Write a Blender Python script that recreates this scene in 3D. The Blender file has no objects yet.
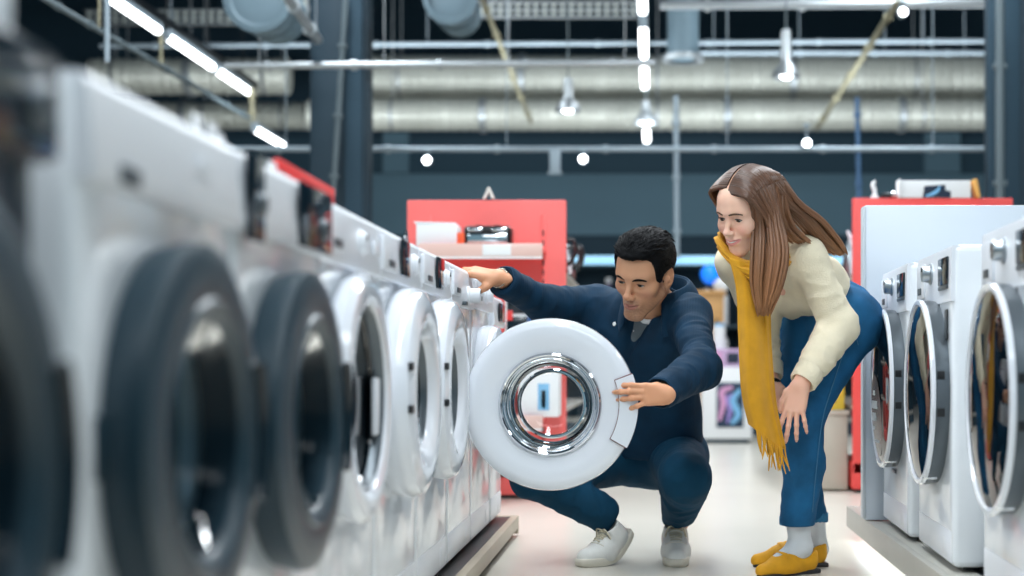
import bpy, bmesh, math, random
import numpy as np
from mathutils import Vector, Matrix, Euler

random.seed(7)
PI = math.pi
F, CX, CY, ZC = 1525.0, 653.0, 365.0, 0.68      # lens in pixels, vanishing point, eye height
C = bpy.context.scene.collection

def P(x, y, Y):
    """world point at depth Y seen at the given place of the photograph"""
    return Vector(((x - CX) * Y / F, Y, ZC - (y - CY) * Y / F))

# ---------------------------------------------------------------- materials
def srgb(r, g, b):
    f = lambda c: (c / 255 / 12.92) if c / 255 <= 0.04045 else ((c / 255 + 0.055) / 1.055) ** 2.4
    return (f(r), f(g), f(b), 1.0)

MATS = {}
def mat(name, col, rough=0.5, metal=0.0, spec=0.5, coat=0.0, emit=None, estr=0.0, var=0.0, vscale=8.0,
        bump=0.0, bscale=60.0, vcol=None, stretch=None, ior=None, sheen=0.0, sss=0.0):
    if name in MATS: return MATS[name]
    m = bpy.data.materials.new(name); m.use_nodes = True
    nt = m.node_tree; n = nt.nodes; l = nt.links
    b = n['Principled BSDF']
    b.inputs['Base Color'].default_value = col
    b.inputs['Roughness'].default_value = rough
    b.inputs['Metallic'].default_value = metal
    b.inputs['Specular IOR Level'].default_value = spec
    b.inputs['Coat Weight'].default_value = coat
    b.inputs['Coat Roughness'].default_value = 0.05
    if sheen: b.inputs['Sheen Weight'].default_value = sheen
    if ior: b.inputs['IOR'].default_value = ior
    if sss:
        b.inputs['Subsurface Weight'].default_value = sss
        b.inputs['Subsurface Radius'].default_value = (0.01, 0.004, 0.002)
        b.inputs['Subsurface Scale'].default_value = 0.6
    if emit:
        b.inputs['Emission Color'].default_value = emit
        b.inputs['Emission Strength'].default_value = estr
    tc = n.new('ShaderNodeTexCoord'); mp = n.new('ShaderNodeMapping')
    l.new(tc.outputs['Object'], mp.inputs['Vector'])
    if stretch: mp.inputs['Scale'].default_value = stretch
    src = None
    if vcol:
        a = n.new('ShaderNodeAttribute'); a.attribute_name = vcol; src = a.outputs['Color']
    if var:
        nz = n.new('ShaderNodeTexNoise'); nz.inputs['Scale'].default_value = vscale; nz.inputs['Detail'].default_value = 4
        l.new(mp.outputs['Vector'], nz.inputs['Vector'])
        mr = n.new('ShaderNodeMapRange'); mr.inputs[1].default_value = 0.3; mr.inputs[2].default_value = 0.7
        mr.inputs[3].default_value = 1 - var; mr.inputs[4].default_value = 1 + var
        l.new(nz.outputs['Fac'], mr.inputs[0])
        mx = n.new('ShaderNodeVectorMath'); mx.operation = 'SCALE'
        if src: l.new(src, mx.inputs[0])
        else: mx.inputs[0].default_value = col[:3]
        l.new(mr.outputs[0], mx.inputs['Scale']); src = mx.outputs[0]
    if src: l.new(src, b.inputs['Base Color'])
    if bump:
        nb = n.new('ShaderNodeTexNoise'); nb.inputs['Scale'].default_value = bscale; nb.inputs['Detail'].default_value = 3
        l.new(mp.outputs['Vector'], nb.inputs['Vector'])
        bp = n.new('ShaderNodeBump'); bp.inputs['Strength'].default_value = bump; bp.inputs['Distance'].default_value = 0.01
        l.new(nb.outputs['Fac'], bp.inputs['Height']); l.new(bp.outputs['Normal'], b.inputs['Normal'])
    MATS[name] = m
    return m

def wave_bump(m, scale, strength, direction='X', dist=0.004, coord='Object', prof='SIN', distort=0.0):
    nt = m.node_tree; n = nt.nodes; l = nt.links; b = n['Principled BSDF']
    tc = n.new('ShaderNodeTexCoord'); w = n.new('ShaderNodeTexWave')
    w.bands_direction = direction; w.wave_profile = prof
    w.inputs['Scale'].default_value = scale; w.inputs['Distortion'].default_value = distort
    l.new(tc.outputs[coord], w.inputs['Vector'])
    bp = n.new('ShaderNodeBump'); bp.inputs['Strength'].default_value = strength; bp.inputs['Distance'].default_value = dist
    l.new(w.outputs['Fac'], bp.inputs['Height'])
    if b.inputs['Normal'].links: l.new(b.inputs['Normal'].links[0].from_socket, bp.inputs['Normal'])
    l.new(bp.outputs['Normal'], b.inputs['Normal'])
    return m

def glass_mat(name, tint=(1, 1, 1, 1), ior=1.5, rough=0.0, boost=0.0):
    """thin clear pane: see-through with a Fresnel reflection"""
    m = bpy.data.materials.new(name); m.use_nodes = True
    nt = m.node_tree; n = nt.nodes; l = nt.links
    n.remove(n['Principled BSDF'])
    out = n['Material Output']; tr = n.new('ShaderNodeBsdfTransparent'); gl = n.new('ShaderNodeBsdfGlossy')
    tr.inputs['Color'].default_value = tint; gl.inputs['Roughness'].default_value = rough
    fr = n.new('ShaderNodeFresnel'); fr.inputs['IOR'].default_value = ior
    ad = n.new('ShaderNodeMath'); ad.operation = 'ADD'; ad.inputs[1].default_value = boost; ad.use_clamp = True
    l.new(fr.outputs[0], ad.inputs[0])
    mx = n.new('ShaderNodeMixShader'); l.new(ad.outputs[0], mx.inputs[0]); l.new(tr.outputs[0], mx.inputs[1]); l.new(gl.outputs[0], mx.inputs[2])
    l.new(mx.outputs[0], out.inputs['Surface'])
    return m

# ---------------------------------------------------------------- mesh helpers
def link(o, parent=None):
    C.objects.link(o)
    if parent is not None: o.parent = parent
    return o

def mesh_obj(name, bm, m, parent=None, smooth=True, angle=40):
    me = bpy.data.meshes.new(name)
    bmesh.ops.recalc_face_normals(bm, faces=bm.faces)
    bm.to_mesh(me); bm.free()
    if isinstance(m, (list, tuple)):
        for x in m: me.materials.append(x)
    elif m: me.materials.append(m)
    if smooth:
        me.polygons.foreach_set('use_smooth', [True] * len(me.polygons))
        me.set_sharp_from_angle(angle=math.radians(angle))
    return link(bpy.data.objects.new(name, me), parent)

def thing(name, label, cat, loc=(0, 0, 0), rotz=0.0, group=None):
    o = bpy.data.objects.new(name, None); C.objects.link(o)
    o.empty_display_size = 0.1
    o.location = loc; o.rotation_euler = (0, 0, rotz)
    return tag(o, label, cat, group)

def tag(o, label, cat, group=None):
    o['label'] = label; o['category'] = cat
    if group: o['group'] = group
    return o

def struct(o, label=None):
    o['kind'] = 'structure'
    if label: o['label'] = label
    return o

def base_at(o, loc):
    """move a mesh's origin to loc, the shape staying where it is"""
    o.data.transform(Matrix.Translation(-Vector(loc))); o.location = loc
    return o

def NB(): return bmesh.new()

def add_box(bm, c, s, bevel=0.0, seg=2, rot=None):
    r = bmesh.ops.create_cube(bm, size=1.0)
    vs = r['verts']
    bmesh.ops.scale(bm, vec=Vector(s), verts=vs)
    if bevel > 0:
        es = list({e for v in vs for e in v.link_edges})
        rb = bmesh.ops.bevel(bm, geom=es, offset=bevel, segments=seg, affect='EDGES', profile=0.5)
        vs = list({v for f in rb['faces'] for v in f.verts} | {v for v in vs if v.is_valid})
        # gather whole island
        seen = set(vs); st = list(vs)
        while st:
            v = st.pop()
            for e in v.link_edges:
                o = e.other_vert(v)
                if o not in seen: seen.add(o); st.append(o)
        vs = list(seen)
    if rot is not None: bmesh.ops.rotate(bm, cent=(0, 0, 0), matrix=rot, verts=vs)
    bmesh.ops.translate(bm, vec=Vector(c), verts=vs)
    return vs

def frame(d):
    d = Vector(d).normalized()
    u = Vector((0, 0, 1)) if abs(d.z) < 0.9 else Vector((1, 0, 0))
    a = d.cross(u).normalized()
    return a, d.cross(a).normalized()

def add_tube(bm, pts, rad, seg=12, caps=True, flat=1.0, updir=None):
    pts = [Vector(p) for p in pts]; n = len(pts)
    if not hasattr(rad, '__len__'): rad = [rad] * n
    rings = []; pa = None
    for i, p in enumerate(pts):
        d = (pts[min(i + 1, n - 1)] - pts[max(i - 1, 0)])
        if d.length < 1e-9: d = Vector((0, 0, 1))
        d.normalize()
        if pa is None:
            a, b = frame(d)
            if updir is not None:
                a = Vector(updir) - d * d.dot(Vector(updir)); a.normalize(); b = d.cross(a)
        else:
            a = pa - d * pa.dot(d)
            if a.length < 1e-6: a, b = frame(d)
            a.normalize(); b = d.cross(a)
        pa = a
        rings.append([bm.verts.new(p + (a * math.cos(2 * PI * k / seg) + b * flat * math.sin(2 * PI * k / seg)) * rad[i]) for k in range(seg)])
    for i in range(n - 1):
        for k in range(seg):
            bm.faces.new((rings[i][k], rings[i][(k + 1) % seg], rings[i + 1][(k + 1) % seg], rings[i + 1][k]))
    if caps:
        bm.faces.new(rings[0][::-1]); bm.faces.new(rings[-1])
    return rings

def add_lathe(bm, prof, c=(0, 0, 0), axis='Z', seg=32, close=False):
    """prof: list of (r, h); axis Z or Y (h along +axis)"""
    c = Vector(c); rings = []
    for r, h in prof:
        if r < 1e-6:
            q = Vector((0, 0, h)) if axis == 'Z' else (Vector((0, h, 0)) if axis == 'Y' else Vector((h, 0, 0)))
            rings.append([bm.verts.new(c + q)])
            continue
        ring = []
        for k in range(seg):
            t = 2 * PI * k / seg
            if axis == 'Z': q = Vector((r * math.cos(t), r * math.sin(t), h))
            elif axis == 'Y': q = Vector((r * math.cos(t), h, r * math.sin(t)))
            else: q = Vector((h, r * math.cos(t), r * math.sin(t)))
            ring.append(bm.verts.new(c + q))
        rings.append(ring)
    m = len(rings)
    for i in range(m if close else m - 1):
        A, B = rings[i], rings[(i + 1) % m]
        if len(A) == 1 and len(B) == 1: continue
        for k in range(seg):
            k2 = (k + 1) % seg
            if len(A) == 1: bm.faces.new((A[0], B[k], B[k2]))
            elif len(B) == 1: bm.faces.new((A[k], A[k2], B[0]))
            else: bm.faces.new((A[k], A[k2], B[k2], B[k]))

def add_prism(bm, outline, h0, h1, axis='Z'):
    """outline: list of (a, b); extruded from h0 to h1 along axis"""
    def q(a, b, h): return (a, b, h) if axis == 'Z' else ((a, h, b) if axis == 'Y' else (h, a, b))
    A = [bm.verts.new(q(a, b, h0)) for a, b in outline]; B = [bm.verts.new(q(a, b, h1)) for a, b in outline]
    n = len(A)
    for k in range(n): bm.faces.new((A[k], A[(k + 1) % n], B[(k + 1) % n], B[k]))
    bm.faces.new(A[::-1]); bm.faces.new(B)

def catmull(pts, n):
    pts = [Vector(p) for p in pts]
    Q = [pts[0] * 2 - pts[1]] + pts + [pts[-1] * 2 - pts[-2]]
    m = len(pts) - 1; out = []
    for i in range(n):
        t = i / (n - 1) * m; k = min(int(t), m - 1); u = t - k
        a, b, c, d = Q[k:k + 4]
        out.append(0.5 * ((2 * b) + (c - a) * u + (2 * a - 5 * b + 4 * c - d) * u * u + (3 * b - a - 3 * c + d) * u ** 3))
    return out

def box_thing(name, label, cat, c, s, m, bevel=0.004, group=None, rot=None):
    """one plain box-shaped thing (a carton), its origin at its base"""
    bm = NB(); add_box(bm, c, s, bevel, 2, rot)
    o = mesh_obj(name, bm, m); base_at(o, (c[0], c[1], c[2] - s[2] / 2))
    return tag(o, label, cat, group)

def copy_tree(o, parent=None):
    c = o.copy(); C.objects.link(c)
    if parent is not None: c.parent = parent
    for ch in o.children: copy_tree(ch, c)
    return c

# ================================================================ colours
WHITE = mat('white_enamel', srgb(228, 233, 238), 0.22, spec=0.5, coat=0.4)
WHITE2 = mat('white_plastic', srgb(226, 230, 236), 0.3, spec=0.5)
GLOSSW = mat('gloss_white_plastic', srgb(222, 226, 233), 0.12, spec=0.5, coat=0.5)
DKPAN = mat('dark_panel', srgb(10, 26, 36), 0.12, spec=0.6)
DKRIM = mat('charcoal_rim', srgb(28, 50, 61), 0.35, spec=0.5)
GREYRIM = mat('grey_rim', srgb(92, 100, 106), 0.35, metal=0.6)
CHROME = mat('chrome', srgb(225, 228, 232), 0.07, metal=1.0)
STEEL = mat('brushed_steel', srgb(170, 178, 184), 0.3, metal=1.0, bump=0.05, bscale=200)
DKGLASS = mat('dark_door_glass', srgb(6, 14, 20), 0.03, spec=0.6, coat=0.0, ior=1.5)
DRUM = mat('drum_steel', srgb(120, 130, 136), 0.45, metal=0.8)
DKSHELL = mat('dark_enamel', srgb(12, 34, 46), 0.25, spec=0.5, coat=0.3)
GASKET = mat('grey_rubber', srgb(60, 64, 68), 0.6)
BLACK = mat('black_plastic', srgb(14, 18, 22), 0.35)
FEET = mat('black_rubber', srgb(10, 14, 18), 0.7)
RED = mat('red_panel', srgb(236, 78, 74), 0.45, var=0.03)
CORAL = mat('coral_red_panel', srgb(238, 104, 100), 0.5, var=0.03)
SMOKE = glass_mat('smoky_door_glass', (0.46, 0.58, 0.64, 1), 1.22)
REDD = mat('red_board', srgb(226, 60, 58), 0.4)
PLINTH = mat('plinth_laminate', srgb(168, 166, 158), 0.35, var=0.05, vscale=6)
PLTAN = mat('plinth_edge_laminate', srgb(170, 158, 138), 0.4, var=0.05, vscale=6)
PANELW = mat('white_board', srgb(205, 214, 224), 0.4)
THIN = glass_mat('clear_door_glass', (0.97, 0.98, 0.99, 1), 1.5)
ACRYL = glass_mat('clear_acrylic', (0.96, 0.97, 0.98, 1), 1.45, 0.02, 0.03)
PAPER = mat('white_paper', srgb(232, 234, 236), 0.7)
TEALW = mat('teal_wall_paint', srgb(96, 128, 144), 0.75, var=0.05, vscale=0.6)
TEALD = mat('dark_teal_wall_paint', srgb(32, 60, 76), 0.75, var=0.06, vscale=0.6)
TEALM = mat('mid_teal_wall_paint', srgb(44, 74, 90), 0.75, var=0.05, vscale=0.6)
COLM = mat('column_paint', srgb(28, 52, 66), 0.6, var=0.06, vscale=1.2)
COLL = mat('column_edge_paint', srgb(48, 68, 80), 0.6)
GALV = mat('galvanised_duct', srgb(208, 211, 202), 0.42, metal=0.4, var=0.08, vscale=3)
wave_bump(GALV, 9.0, 0.6, 'X', 0.02)
GALVF = mat('galvanised_steel', srgb(165, 172, 176), 0.4, metal=0.7, var=0.1, vscale=4)
PIPE = mat('painted_pipe', srgb(150, 165, 175), 0.4, metal=0.3)
OCHRE = mat('ochre_conduit', srgb(150, 146, 122), 0.5, metal=0.2)
CABLE = mat('grey_cable', srgb(90, 104, 110), 0.6)
LAMPW = mat('tube_light', (1, 1, 1, 1), 0.5, emit=(0.93, 0.97, 1.0, 1), estr=9.0)
SPOTE = mat('spot_light_face', (1, 1, 1, 1), 0.5, emit=(0.93, 0.97, 1.0, 1), estr=14.0)
LEDB = mat('blue_led_strip', (0.5, 0.8, 1, 1), 0.5, emit=srgb(110, 185, 225), estr=0.55)
LEDW = mat('white_led_strip', (1, 1, 1, 1), 0.5, emit=(0.88, 0.95, 1.0, 1), estr=11.0)

# ================================================================ the shop: floor, walls, ceiling
FLOORM = mat('polished_floor', srgb(214, 209, 198), 0.26, spec=0.4, var=0.05, vscale=0.7)
bm = NB(); add_box(bm, (0, 9.5, -0.05), (20, 25.4, 0.1)); struct(mesh_obj('floor', bm, FLOORM))
def wall(name, c, s, m):
    bm = NB(); add_box(bm, c, s); return struct(mesh_obj(name, bm, m))
wall('wall_back', (0, 21.6, 3.1), (20, 0.2, 6.2), TEALD)
wall('wall_left', (-10.1, 9.5, 3.1), (0.2, 25.4, 6.2), TEALD)
wall('wall_right', (10.1, 9.5, 3.1), (0.2, 25.4, 6.2), TEALD)
wall('ceiling', (0, 9.5, 6.25), (20.4, 25.4, 0.1), TEALD)
# lighter fascia boards across the back of the shop
wall('trim_1', (0.2, 21.44, 2.93), (12.5, 0.12, 0.86), TEALW)
wall('trim_2', (0.2, 21.46, 3.62), (12.5, 0.08, 0.5), TEALM)
wall('trim_3', (-3.6, 21.38, 3.65), (0.36, 0.12, 0.56), TEALW)
wall('trim_4', (4.05, 21.38, 3.65), (0.5, 0.12, 0.56), TEALW)

def column(name, x0, x1, Y, dy, strip, label):
    t = thing(name, label, 'column', ((x0 + x1) / 2, Y + dy / 2, 0)); t['kind'] = 'structure'
    w = x1 - x0
    bm = NB(); add_box(bm, (0, 0, 3.1), (w, dy, 6.18), 0.01); mesh_obj('shaft', bm, COLM, t)
    bm = NB(); add_box(bm, (strip, -dy / 2 - 0.03, 3.1), (w * 0.3, 0.06, 6.16), 0.004); mesh_obj('facing_panel', bm, TEALD, t)
    bm = NB(); add_box(bm, (0, 0, 0.06), (w + 0.02, dy + 0.1, 0.12), 0.005); mesh_obj('base_skirt', bm, COLL, t)
    return t
column('column', -2.70, -2.25, 12.0, 0.25, 0.13, 'dark teal square column behind the row of closed washing machines')
column('column', 2.66, 3.5, 12.0, 0.25, -0.33, 'dark column beyond the red shelf unit with the white display board')

def simple(name, label, cat, bm, m, loc, group=None, smooth=True):
    o = mesh_obj(name, bm, m, None, smooth); base_at(o, loc); return tag(o, label, cat, group)

# conduit running down the column
p0, p1 = P(346, -4, 11.85), P(333, 196, 11.85)
bm = NB(); add_tube(bm, [p0, p1], 0.022, 10)
for t_ in (0.25, 0.6, 0.9):
    q = p0.lerp(p1, t_); add_box(bm, q, (0.07, 0.05, 0.03), 0.004)
simple('conduit', 'grey cable conduit with a small junction running down in front of the column', 'conduit', bm, CABLE, p1)
p0, p1 = P(1000, -4, 11.7), P(1000, 230, 11.7)
bm = NB(); add_tube(bm, [p0, p1], 0.035, 10)
for t_ in (0.3, 0.8):
    add_box(bm, p0.lerp(p1, t_), (0.1, 0.05, 0.04), 0.004)
simple('conduit', 'upright grey conduit in front of the dark column at the picture edge', 'conduit', bm, CABLE, p1)

# ---------------------------------------------------------------- ducts and pipes overhead
def duct(name, label, x0, x1, y, z, r, flange=(0.3, 0.7)):
    t = thing(name, label, 'air duct', ((x0 + x1) / 2, y, z - r))
    L = x1 - x0; prof = []
    n = int(L / 0.11)
    bm = NB()
    for i in range(n):
        a = -L / 2 + i * L / n; b = a + L / n
        prof += [(r, a), (r, a + (b - a) * 0.72), (r + 0.008, a + (b - a) * 0.8), (r + 0.008, a + (b - a) * 0.9), (r, a + (b - a) * 0.96)]
    add_lathe(bm, [(0, -L / 2)] + prof + [(0, L / 2)], (0, 0, r), 'X', 40)
    mesh_obj('pipe_section', bm, GALV, t, True, 30)
    for f in flange:
        bm = NB(); add_lathe(bm, [(r - 0.01, -0.04), (r + 0.03, -0.035), (r + 0.03, 0.035), (r - 0.01, 0.04)], (-L / 2 + f * L, 0, r), 'X', 40)
        mesh_obj('flange', bm, GALVF, t)
    for f in (0.12, 0.5, 0.88):
        bm = NB(); xx = -L / 2 + f * L; add_tube(bm, [(xx, 0, 2 * r), (xx, 0, 6.2 - z + r)], 0.008, 6); add_lathe(bm, [(r + 0.004, -0.015), (r + 0.009, -0.015), (r + 0.009, 0.015), (r + 0.004, 0.015)], (xx, 0, r), 'X', 32, True); mesh_obj('hanger', bm, GALVF, t)
    return t
duct('air_duct', 'thick spiral duct, upper of the two crossing behind the lamps', -3.9, 4.0, 17.9, P(0, 79, 17.9).z, 0.27)
duct('air_duct', 'slimmer spiral duct, lower of the two crossing behind the lamps', -3.9, 4.0, 17.3, P(0, 115, 17.3).z, 0.175, (0.25, 0.6, 0.85))
duct('air_duct', 'short pale spiral duct seen left of the column above the hanging tube light', -6.4, -4.15, 17.4, P(0, 80, 17.6).z, 0.2, (0.5,))
duct('air_duct', 'low spiral duct seen left of the column beside the lowest tube light', -6.6, -4.15, 18.3, P(0, 116, 18.3).z, 0.16, (0.4,))

DUCTP = mat('grey_duct_paint', srgb(104, 126, 138), 0.5, metal=0.1, var=0.08, vscale=4)
def duct_y(label, px, py, Y0, Y1, r, x=None):
    a = P(px, py, Y0)
    t = thing('round_duct', label, 'air duct', (a.x, Y0, a.z - r))
    bm = NB(); L = Y1 - Y0; prof = []
    n = int(L / 0.15)
    for i in range(n):
        h = i * L / n; prof += [(r, h), (r, h + 0.1), (r + 0.008, h + 0.115), (r, h + 0.14)]
    add_lathe(bm, [(r * 0.86, 0.01)] + prof + [(r, L)], (0, 0, r), 'Y', 40); mesh_obj('pipe_section', bm, DUCTP, t, True, 30)
    bm = NB(); add_lathe(bm, [(r - 0.01, -0.03), (r + 0.035, -0.02), (r + 0.035, 0.03), (r - 0.01, 0.04)], (0, 0, r), 'Y', 40); mesh_obj('flange', bm, DUCTP, t)
    bm = NB(); add_lathe(bm, [(0, 0.01), (r * 0.6, 0.008), (r * 0.98, 0.02)], (0, 0, r), 'Y', 40); mesh_obj('end_cap', bm, DUCTP, t)
    bm = NB(); add_tube(bm, [(0, L / 2, 2 * r), (0, L / 2, 6.2 - a.z + r)], 0.008, 6); add_lathe(bm, [(r + 0.009, -0.015), (r + 0.014, -0.015), (r + 0.014, 0.015), (r + 0.009, 0.015)], (0, L / 2, r), 'Y', 32, True); mesh_obj('hanger', bm, DUCTP, t)
    return t
duct_y('capped round duct overhead above the red shelf with the white carton', 450, -2, 11.6, 12.2, 0.17)
duct_y('capped round duct overhead beside the column top', 258, -2, 11.2, 11.8, 0.22)
# drop duct on the right of the lamp row
t = thing('drop_duct', 'short upright grey duct with a collar beside the row of tube lights', 'air duct', P(683, 58, 14.5))
bm = NB(); add_lathe(bm, [(0, 0), (0.15, 0.0), (0.15, 0.5), (0.155, 0.52), (0.15, 0.54), (0.15, 0.8), (0.17, 0.84), (0.17, 6.2 - P(683, 58, 14.5).z)], (0, 0, 0), 'Z', 32); mesh_obj('pipe_section', bm, DUCTP, t)
bm = NB(); add_lathe(bm, [(0.14, -0.03), (0.2, -0.03), (0.2, 0.02), (0.15, 0.03)], (0, 0, 0), 'Z', 32); mesh_obj('collar', bm, GALVF, t)

def bar(name, label, p, q, r, m, cat='pipe', group=None, clips=0):
    bm = NB(); p, q = Vector(p), Vector(q)
    add_tube(bm, [p, q], r, 10)
    d = (q - p)
    if cat in ('pipe', 'rail') and abs(d.z) < 0.3:
        for f in (0.08, 0.37, 0.66, 0.93): h_ = p.lerp(q, f); add_tube(bm, [h_, (h_.x, h_.y, 6.2)], 0.005, 6)
    for i in range(clips):
        c = p + d * ((i + 0.5) / clips)
        add_tube(bm, [c - d.normalized() * 0.02, c + d.normalized() * 0.02], r * 1.5, 10)
    lo = p if p.z < q.z else q
    return simple(name, label, cat, bm, m, lo, group)
bar('rail', 'long pale lighting rail crossing low behind the people and lamps', P(225, 149, 13), P(986, 149, 13), 0.024, PIPE, 'rail', None, 7)
bar('pipe', 'pale pipe crossing above the upper spiral duct', P(225, 66, 11.3), P(655, 63, 11.3), 0.027, GALVF, 'pipe', None, 5)
bar('pipe', 'thin bluish pipe crossing high above the upper spiral duct', P(100, 46, 15), P(985, 41, 15), 0.024, PIPE, 'pipe', None, 8)
bar('pipe', 'thick pale pipe crossing at the very top beside the drop duct', P(660, 5, 13.4), P(1040, 3, 13.4), 0.04, GALVF, 'pipe', None, 4)
bar('pipe', 'grey pipe crossing just above the spiral ducts on the right', P(690, 53, 15.5), P(985, 53, 15.5), 0.026, PIPE, 'pipe', None, 4)
bar('pipe', 'thick slanting pipe overhead beside the capped round duct near the column', P(285, -6, 10.3), P(318, 40, 11.4), 0.035, GALVF, 'pipe', None, 2)
bar('conduit', 'ochre conduit slanting down over the spiral ducts above the red shelf', P(481, -4, 12.6), P(531, 122, 17.0), 0.022, OCHRE, 'conduit', None, 6)
bar('conduit', 'ochre conduit slanting down to the small lamp over the bending woman', P(899, 0, 12.2), P(817, 128, 17.0), 0.026, OCHRE, 'conduit', None, 5)
bar('conduit', 'dark conduit slanting over the nearest washing machines', P(40, -4, 10.0), P(250, 118, 15.3), 0.02, CABLE, 'conduit', None, 9)
bar('rod', 'white hanging rod between the tube lights and the bending woman', P(676, 96, 13.2), P(677, 258, 13.2), 0.026, PIPE, 'rod', None, 3)
bar('rod', 'bluish hanging rod above the red shelf unit with the white sign', P(857, 98, 13.2), P(859, 200, 13.2), 0.022, mat('blue_rod', srgb(70, 104, 140), 0.5), 'rod', None, 3)
bar('rod', 'pale hanging rod over the nearest white machine', P(107, -360, 9.0), P(107, 62, 9.0), 0.017, PIPE, 'rod', None, 2)
bar('rod', 'thin ochre rod with a bead end over the nearest white machine', P(99, -340, 9.4), P(99, 27, 9.4), 0.008, OCHRE, 'rod', None, 1)
bar('rod', 'short rod hanging under the first two tube lights', P(161, 34, 12.6), P(161, 70, 12.6), 0.013, OCHRE, 'rod', None, 2)
bar('rod', 'ochre rod holding the lowest tube light beside the column', P(252, 88, 16.2), P(252, 122, 16.2), 0.028, OCHRE, 'rod', None, 2)
# short box bracket under the rail
bm = NB(); a = P(555, 150, 12.95); b = P(555, 173, 12.95)
add_box(bm, (a + b) / 2, (0.09, 0.05, (a - b).length), 0.005); add_box(bm, b, (0.12, 0.07, 0.02), 0.004)
simple('bracket', 'short pale bracket hanging under the lighting rail', 'bracket', bm, PIPE, b)

# perforated joists
def joist(label, px0, px1, py0, py1, Y):
    a, b = P(px0, py1, Y), P(px1, py0, Y)
    t = thing('joist', label, 'joist', ((a.x + b.x) / 2, Y, a.z))
    w, h = b.x - a.x, b.z - a.z
    for k in range(3):
        bm = NB(); add_box(bm, (0, 0, h * (0.06 + 0.44 * k)), (w, 0.08, h * 0.12), 0.004); mesh_obj('chord', bm, GALVF, t)
    bm = NB(); n = int(w / 0.09)
    for i in range(n): add_box(bm, (-w / 2 + (i + 0.5) * w / n, 0, h / 2), (0.035, 0.03, h), 0)
    for f in (-0.4, 0.4): add_tube(bm, [(f * w, 0, h), (f * w, 0, 6.2 - a.z)], 0.008, 6)
    mesh_obj('web_slats', bm, mat('pale_joist_paint', srgb(190, 196, 190), 0.5), t)
joist('pale slatted joist overhead between the ochre conduit and the tube lights', 478, 638, 2, 18, 15.5)
joist('pale slatted joist overhead behind the first tube light', 85, 242, 10, 25, 16.5)
joist('slatted joist overhead joining the column top', 300, 372, -6, 24, 13.0)

# ---------------------------------------------------------------- lamps
def tube_light(label, a, b, group):
    """a linear fitting: housing, diffuser, two end caps"""
    a, b = Vector(a), Vector(b); c = (a + b) / 2
    t = thing('tube_light', label, 'light', c, 0, group); d = (b - a); L = d.length
    bm = NB(); add_box(bm, (0, 0, 0.045), (0.07, L, 0.05), 0.006); mesh_obj('housing', bm, PIPE, t)
    bm = NB(); add_tube(bm, [(0, -L / 2 + 0.02, 0), (0, L / 2 - 0.02, 0)], 0.034, 16); mesh_obj('diffuser', bm, LAMPW, t)
    for s in (-1, 1):
        bm = NB(); add_box(bm, (0, s * (L / 2), 0.015), (0.075, 0.03, 0.1), 0.006); mesh_obj('end_cap', bm, PIPE, t)
    return t
zt = 3.6
for (Y0, Y1, w) in ((10.6, 11.9, 'cut off by the picture top, nearest'), (12.05, 13.32, 'second nearest'), (13.55, 14.95, 'third nearest'), (15.1, 16.35, 'fourth nearest')):
    tube_light('white tube light over the closed washing machine row, %s' % w, (-4.32, Y0, zt), (-4.32, Y1, zt), 'tube lights over the closed machine row')
tube_light('white tube light hung lowest, beside the column', (-4.3, 16.45, 3.23), (-4.3, 17.75, 3.23), 'tube lights over the closed machine row')
for (Y0, Y1, w) in ((11.5, 12.6, 'highest, cut off by the top edge'), (13.05, 14.4, 'second one down'), (14.75, 16.0, 'third one down')):
    tube_light('white tube light in the middle row, %s' % w, (-0.085, Y0, zt), (-0.085, Y1, zt), 'tube lights in the middle row')
tube_light('short white tube light hung lowest in the middle row', (-0.07, 16.3, 3.23), (-0.07, 17.3, 3.23), 'tube lights in the middle row')
for xt, zz, lab in ((-4.32, zt + 0.075, 'dark busbar carrying the tube lights over the closed machines'), (-0.085, zt + 0.075, 'dark busbar carrying the middle row of tube lights')):
    bm = NB(); add_box(bm, (xt, 13.0, zz + 0.045), (0.05, 7.2, 0.07), 0.004)
    for k in range(6): add_tube(bm, [(xt, 9.8 + k * 1.25, zz + 0.05), (xt, 9.8 + k * 1.25, 6.19)], 0.006, 6)
    simple('busbar', lab, 'busbar', bm, BLACK, (xt, 13.0, zz))

def spot(label, p, drop=0.1, r=0.036):
    t = thing('spotlight', label, 'spotlight', p, 0, 'track spotlights')
    bm = NB(); add_lathe(bm, [(0, 0.1), (r * 0.8, 0.1), (r, 0.085), (r, 0.0), (r * 0.9, -0.012), (r * 0.85, 0.0)], (0, 0, 0), 'Y', 24); mesh_obj('can', bm, PIPE, t)
    bm = NB(); add_lathe(bm, [(0, -0.01), (r * 0.6, -0.008), (r * 0.88, 0.002)], (0, 0, 0), 'Y', 24); mesh_obj('lamp_face', bm, SPOTE, t)
    bm = NB(); add_tube(bm, [(0, 0.05, r * 0.8), (0, 0.05, drop + r)], 0.008, 8); add_box(bm, (0, 0.05, drop + r), (0.05, 0.06, 0.02), 0.003); mesh_obj('stem', bm, PIPE, t)
    return t
spot('round spotlight under the rail above the red shelf with the carton', P(427, 160, 12.9), 0.05)
spot('round spotlight under the rail above the crouching man', P(583, 159, 12.9), 0.04)
spot('round spotlight above the bending woman, at the foot of the ochre conduit', P(807, 143, 12.9), 0.12)
spot('round spotlight highest in the picture, at the top of the ochre conduit', P(903, 12, 11.9), 0.05)

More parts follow.
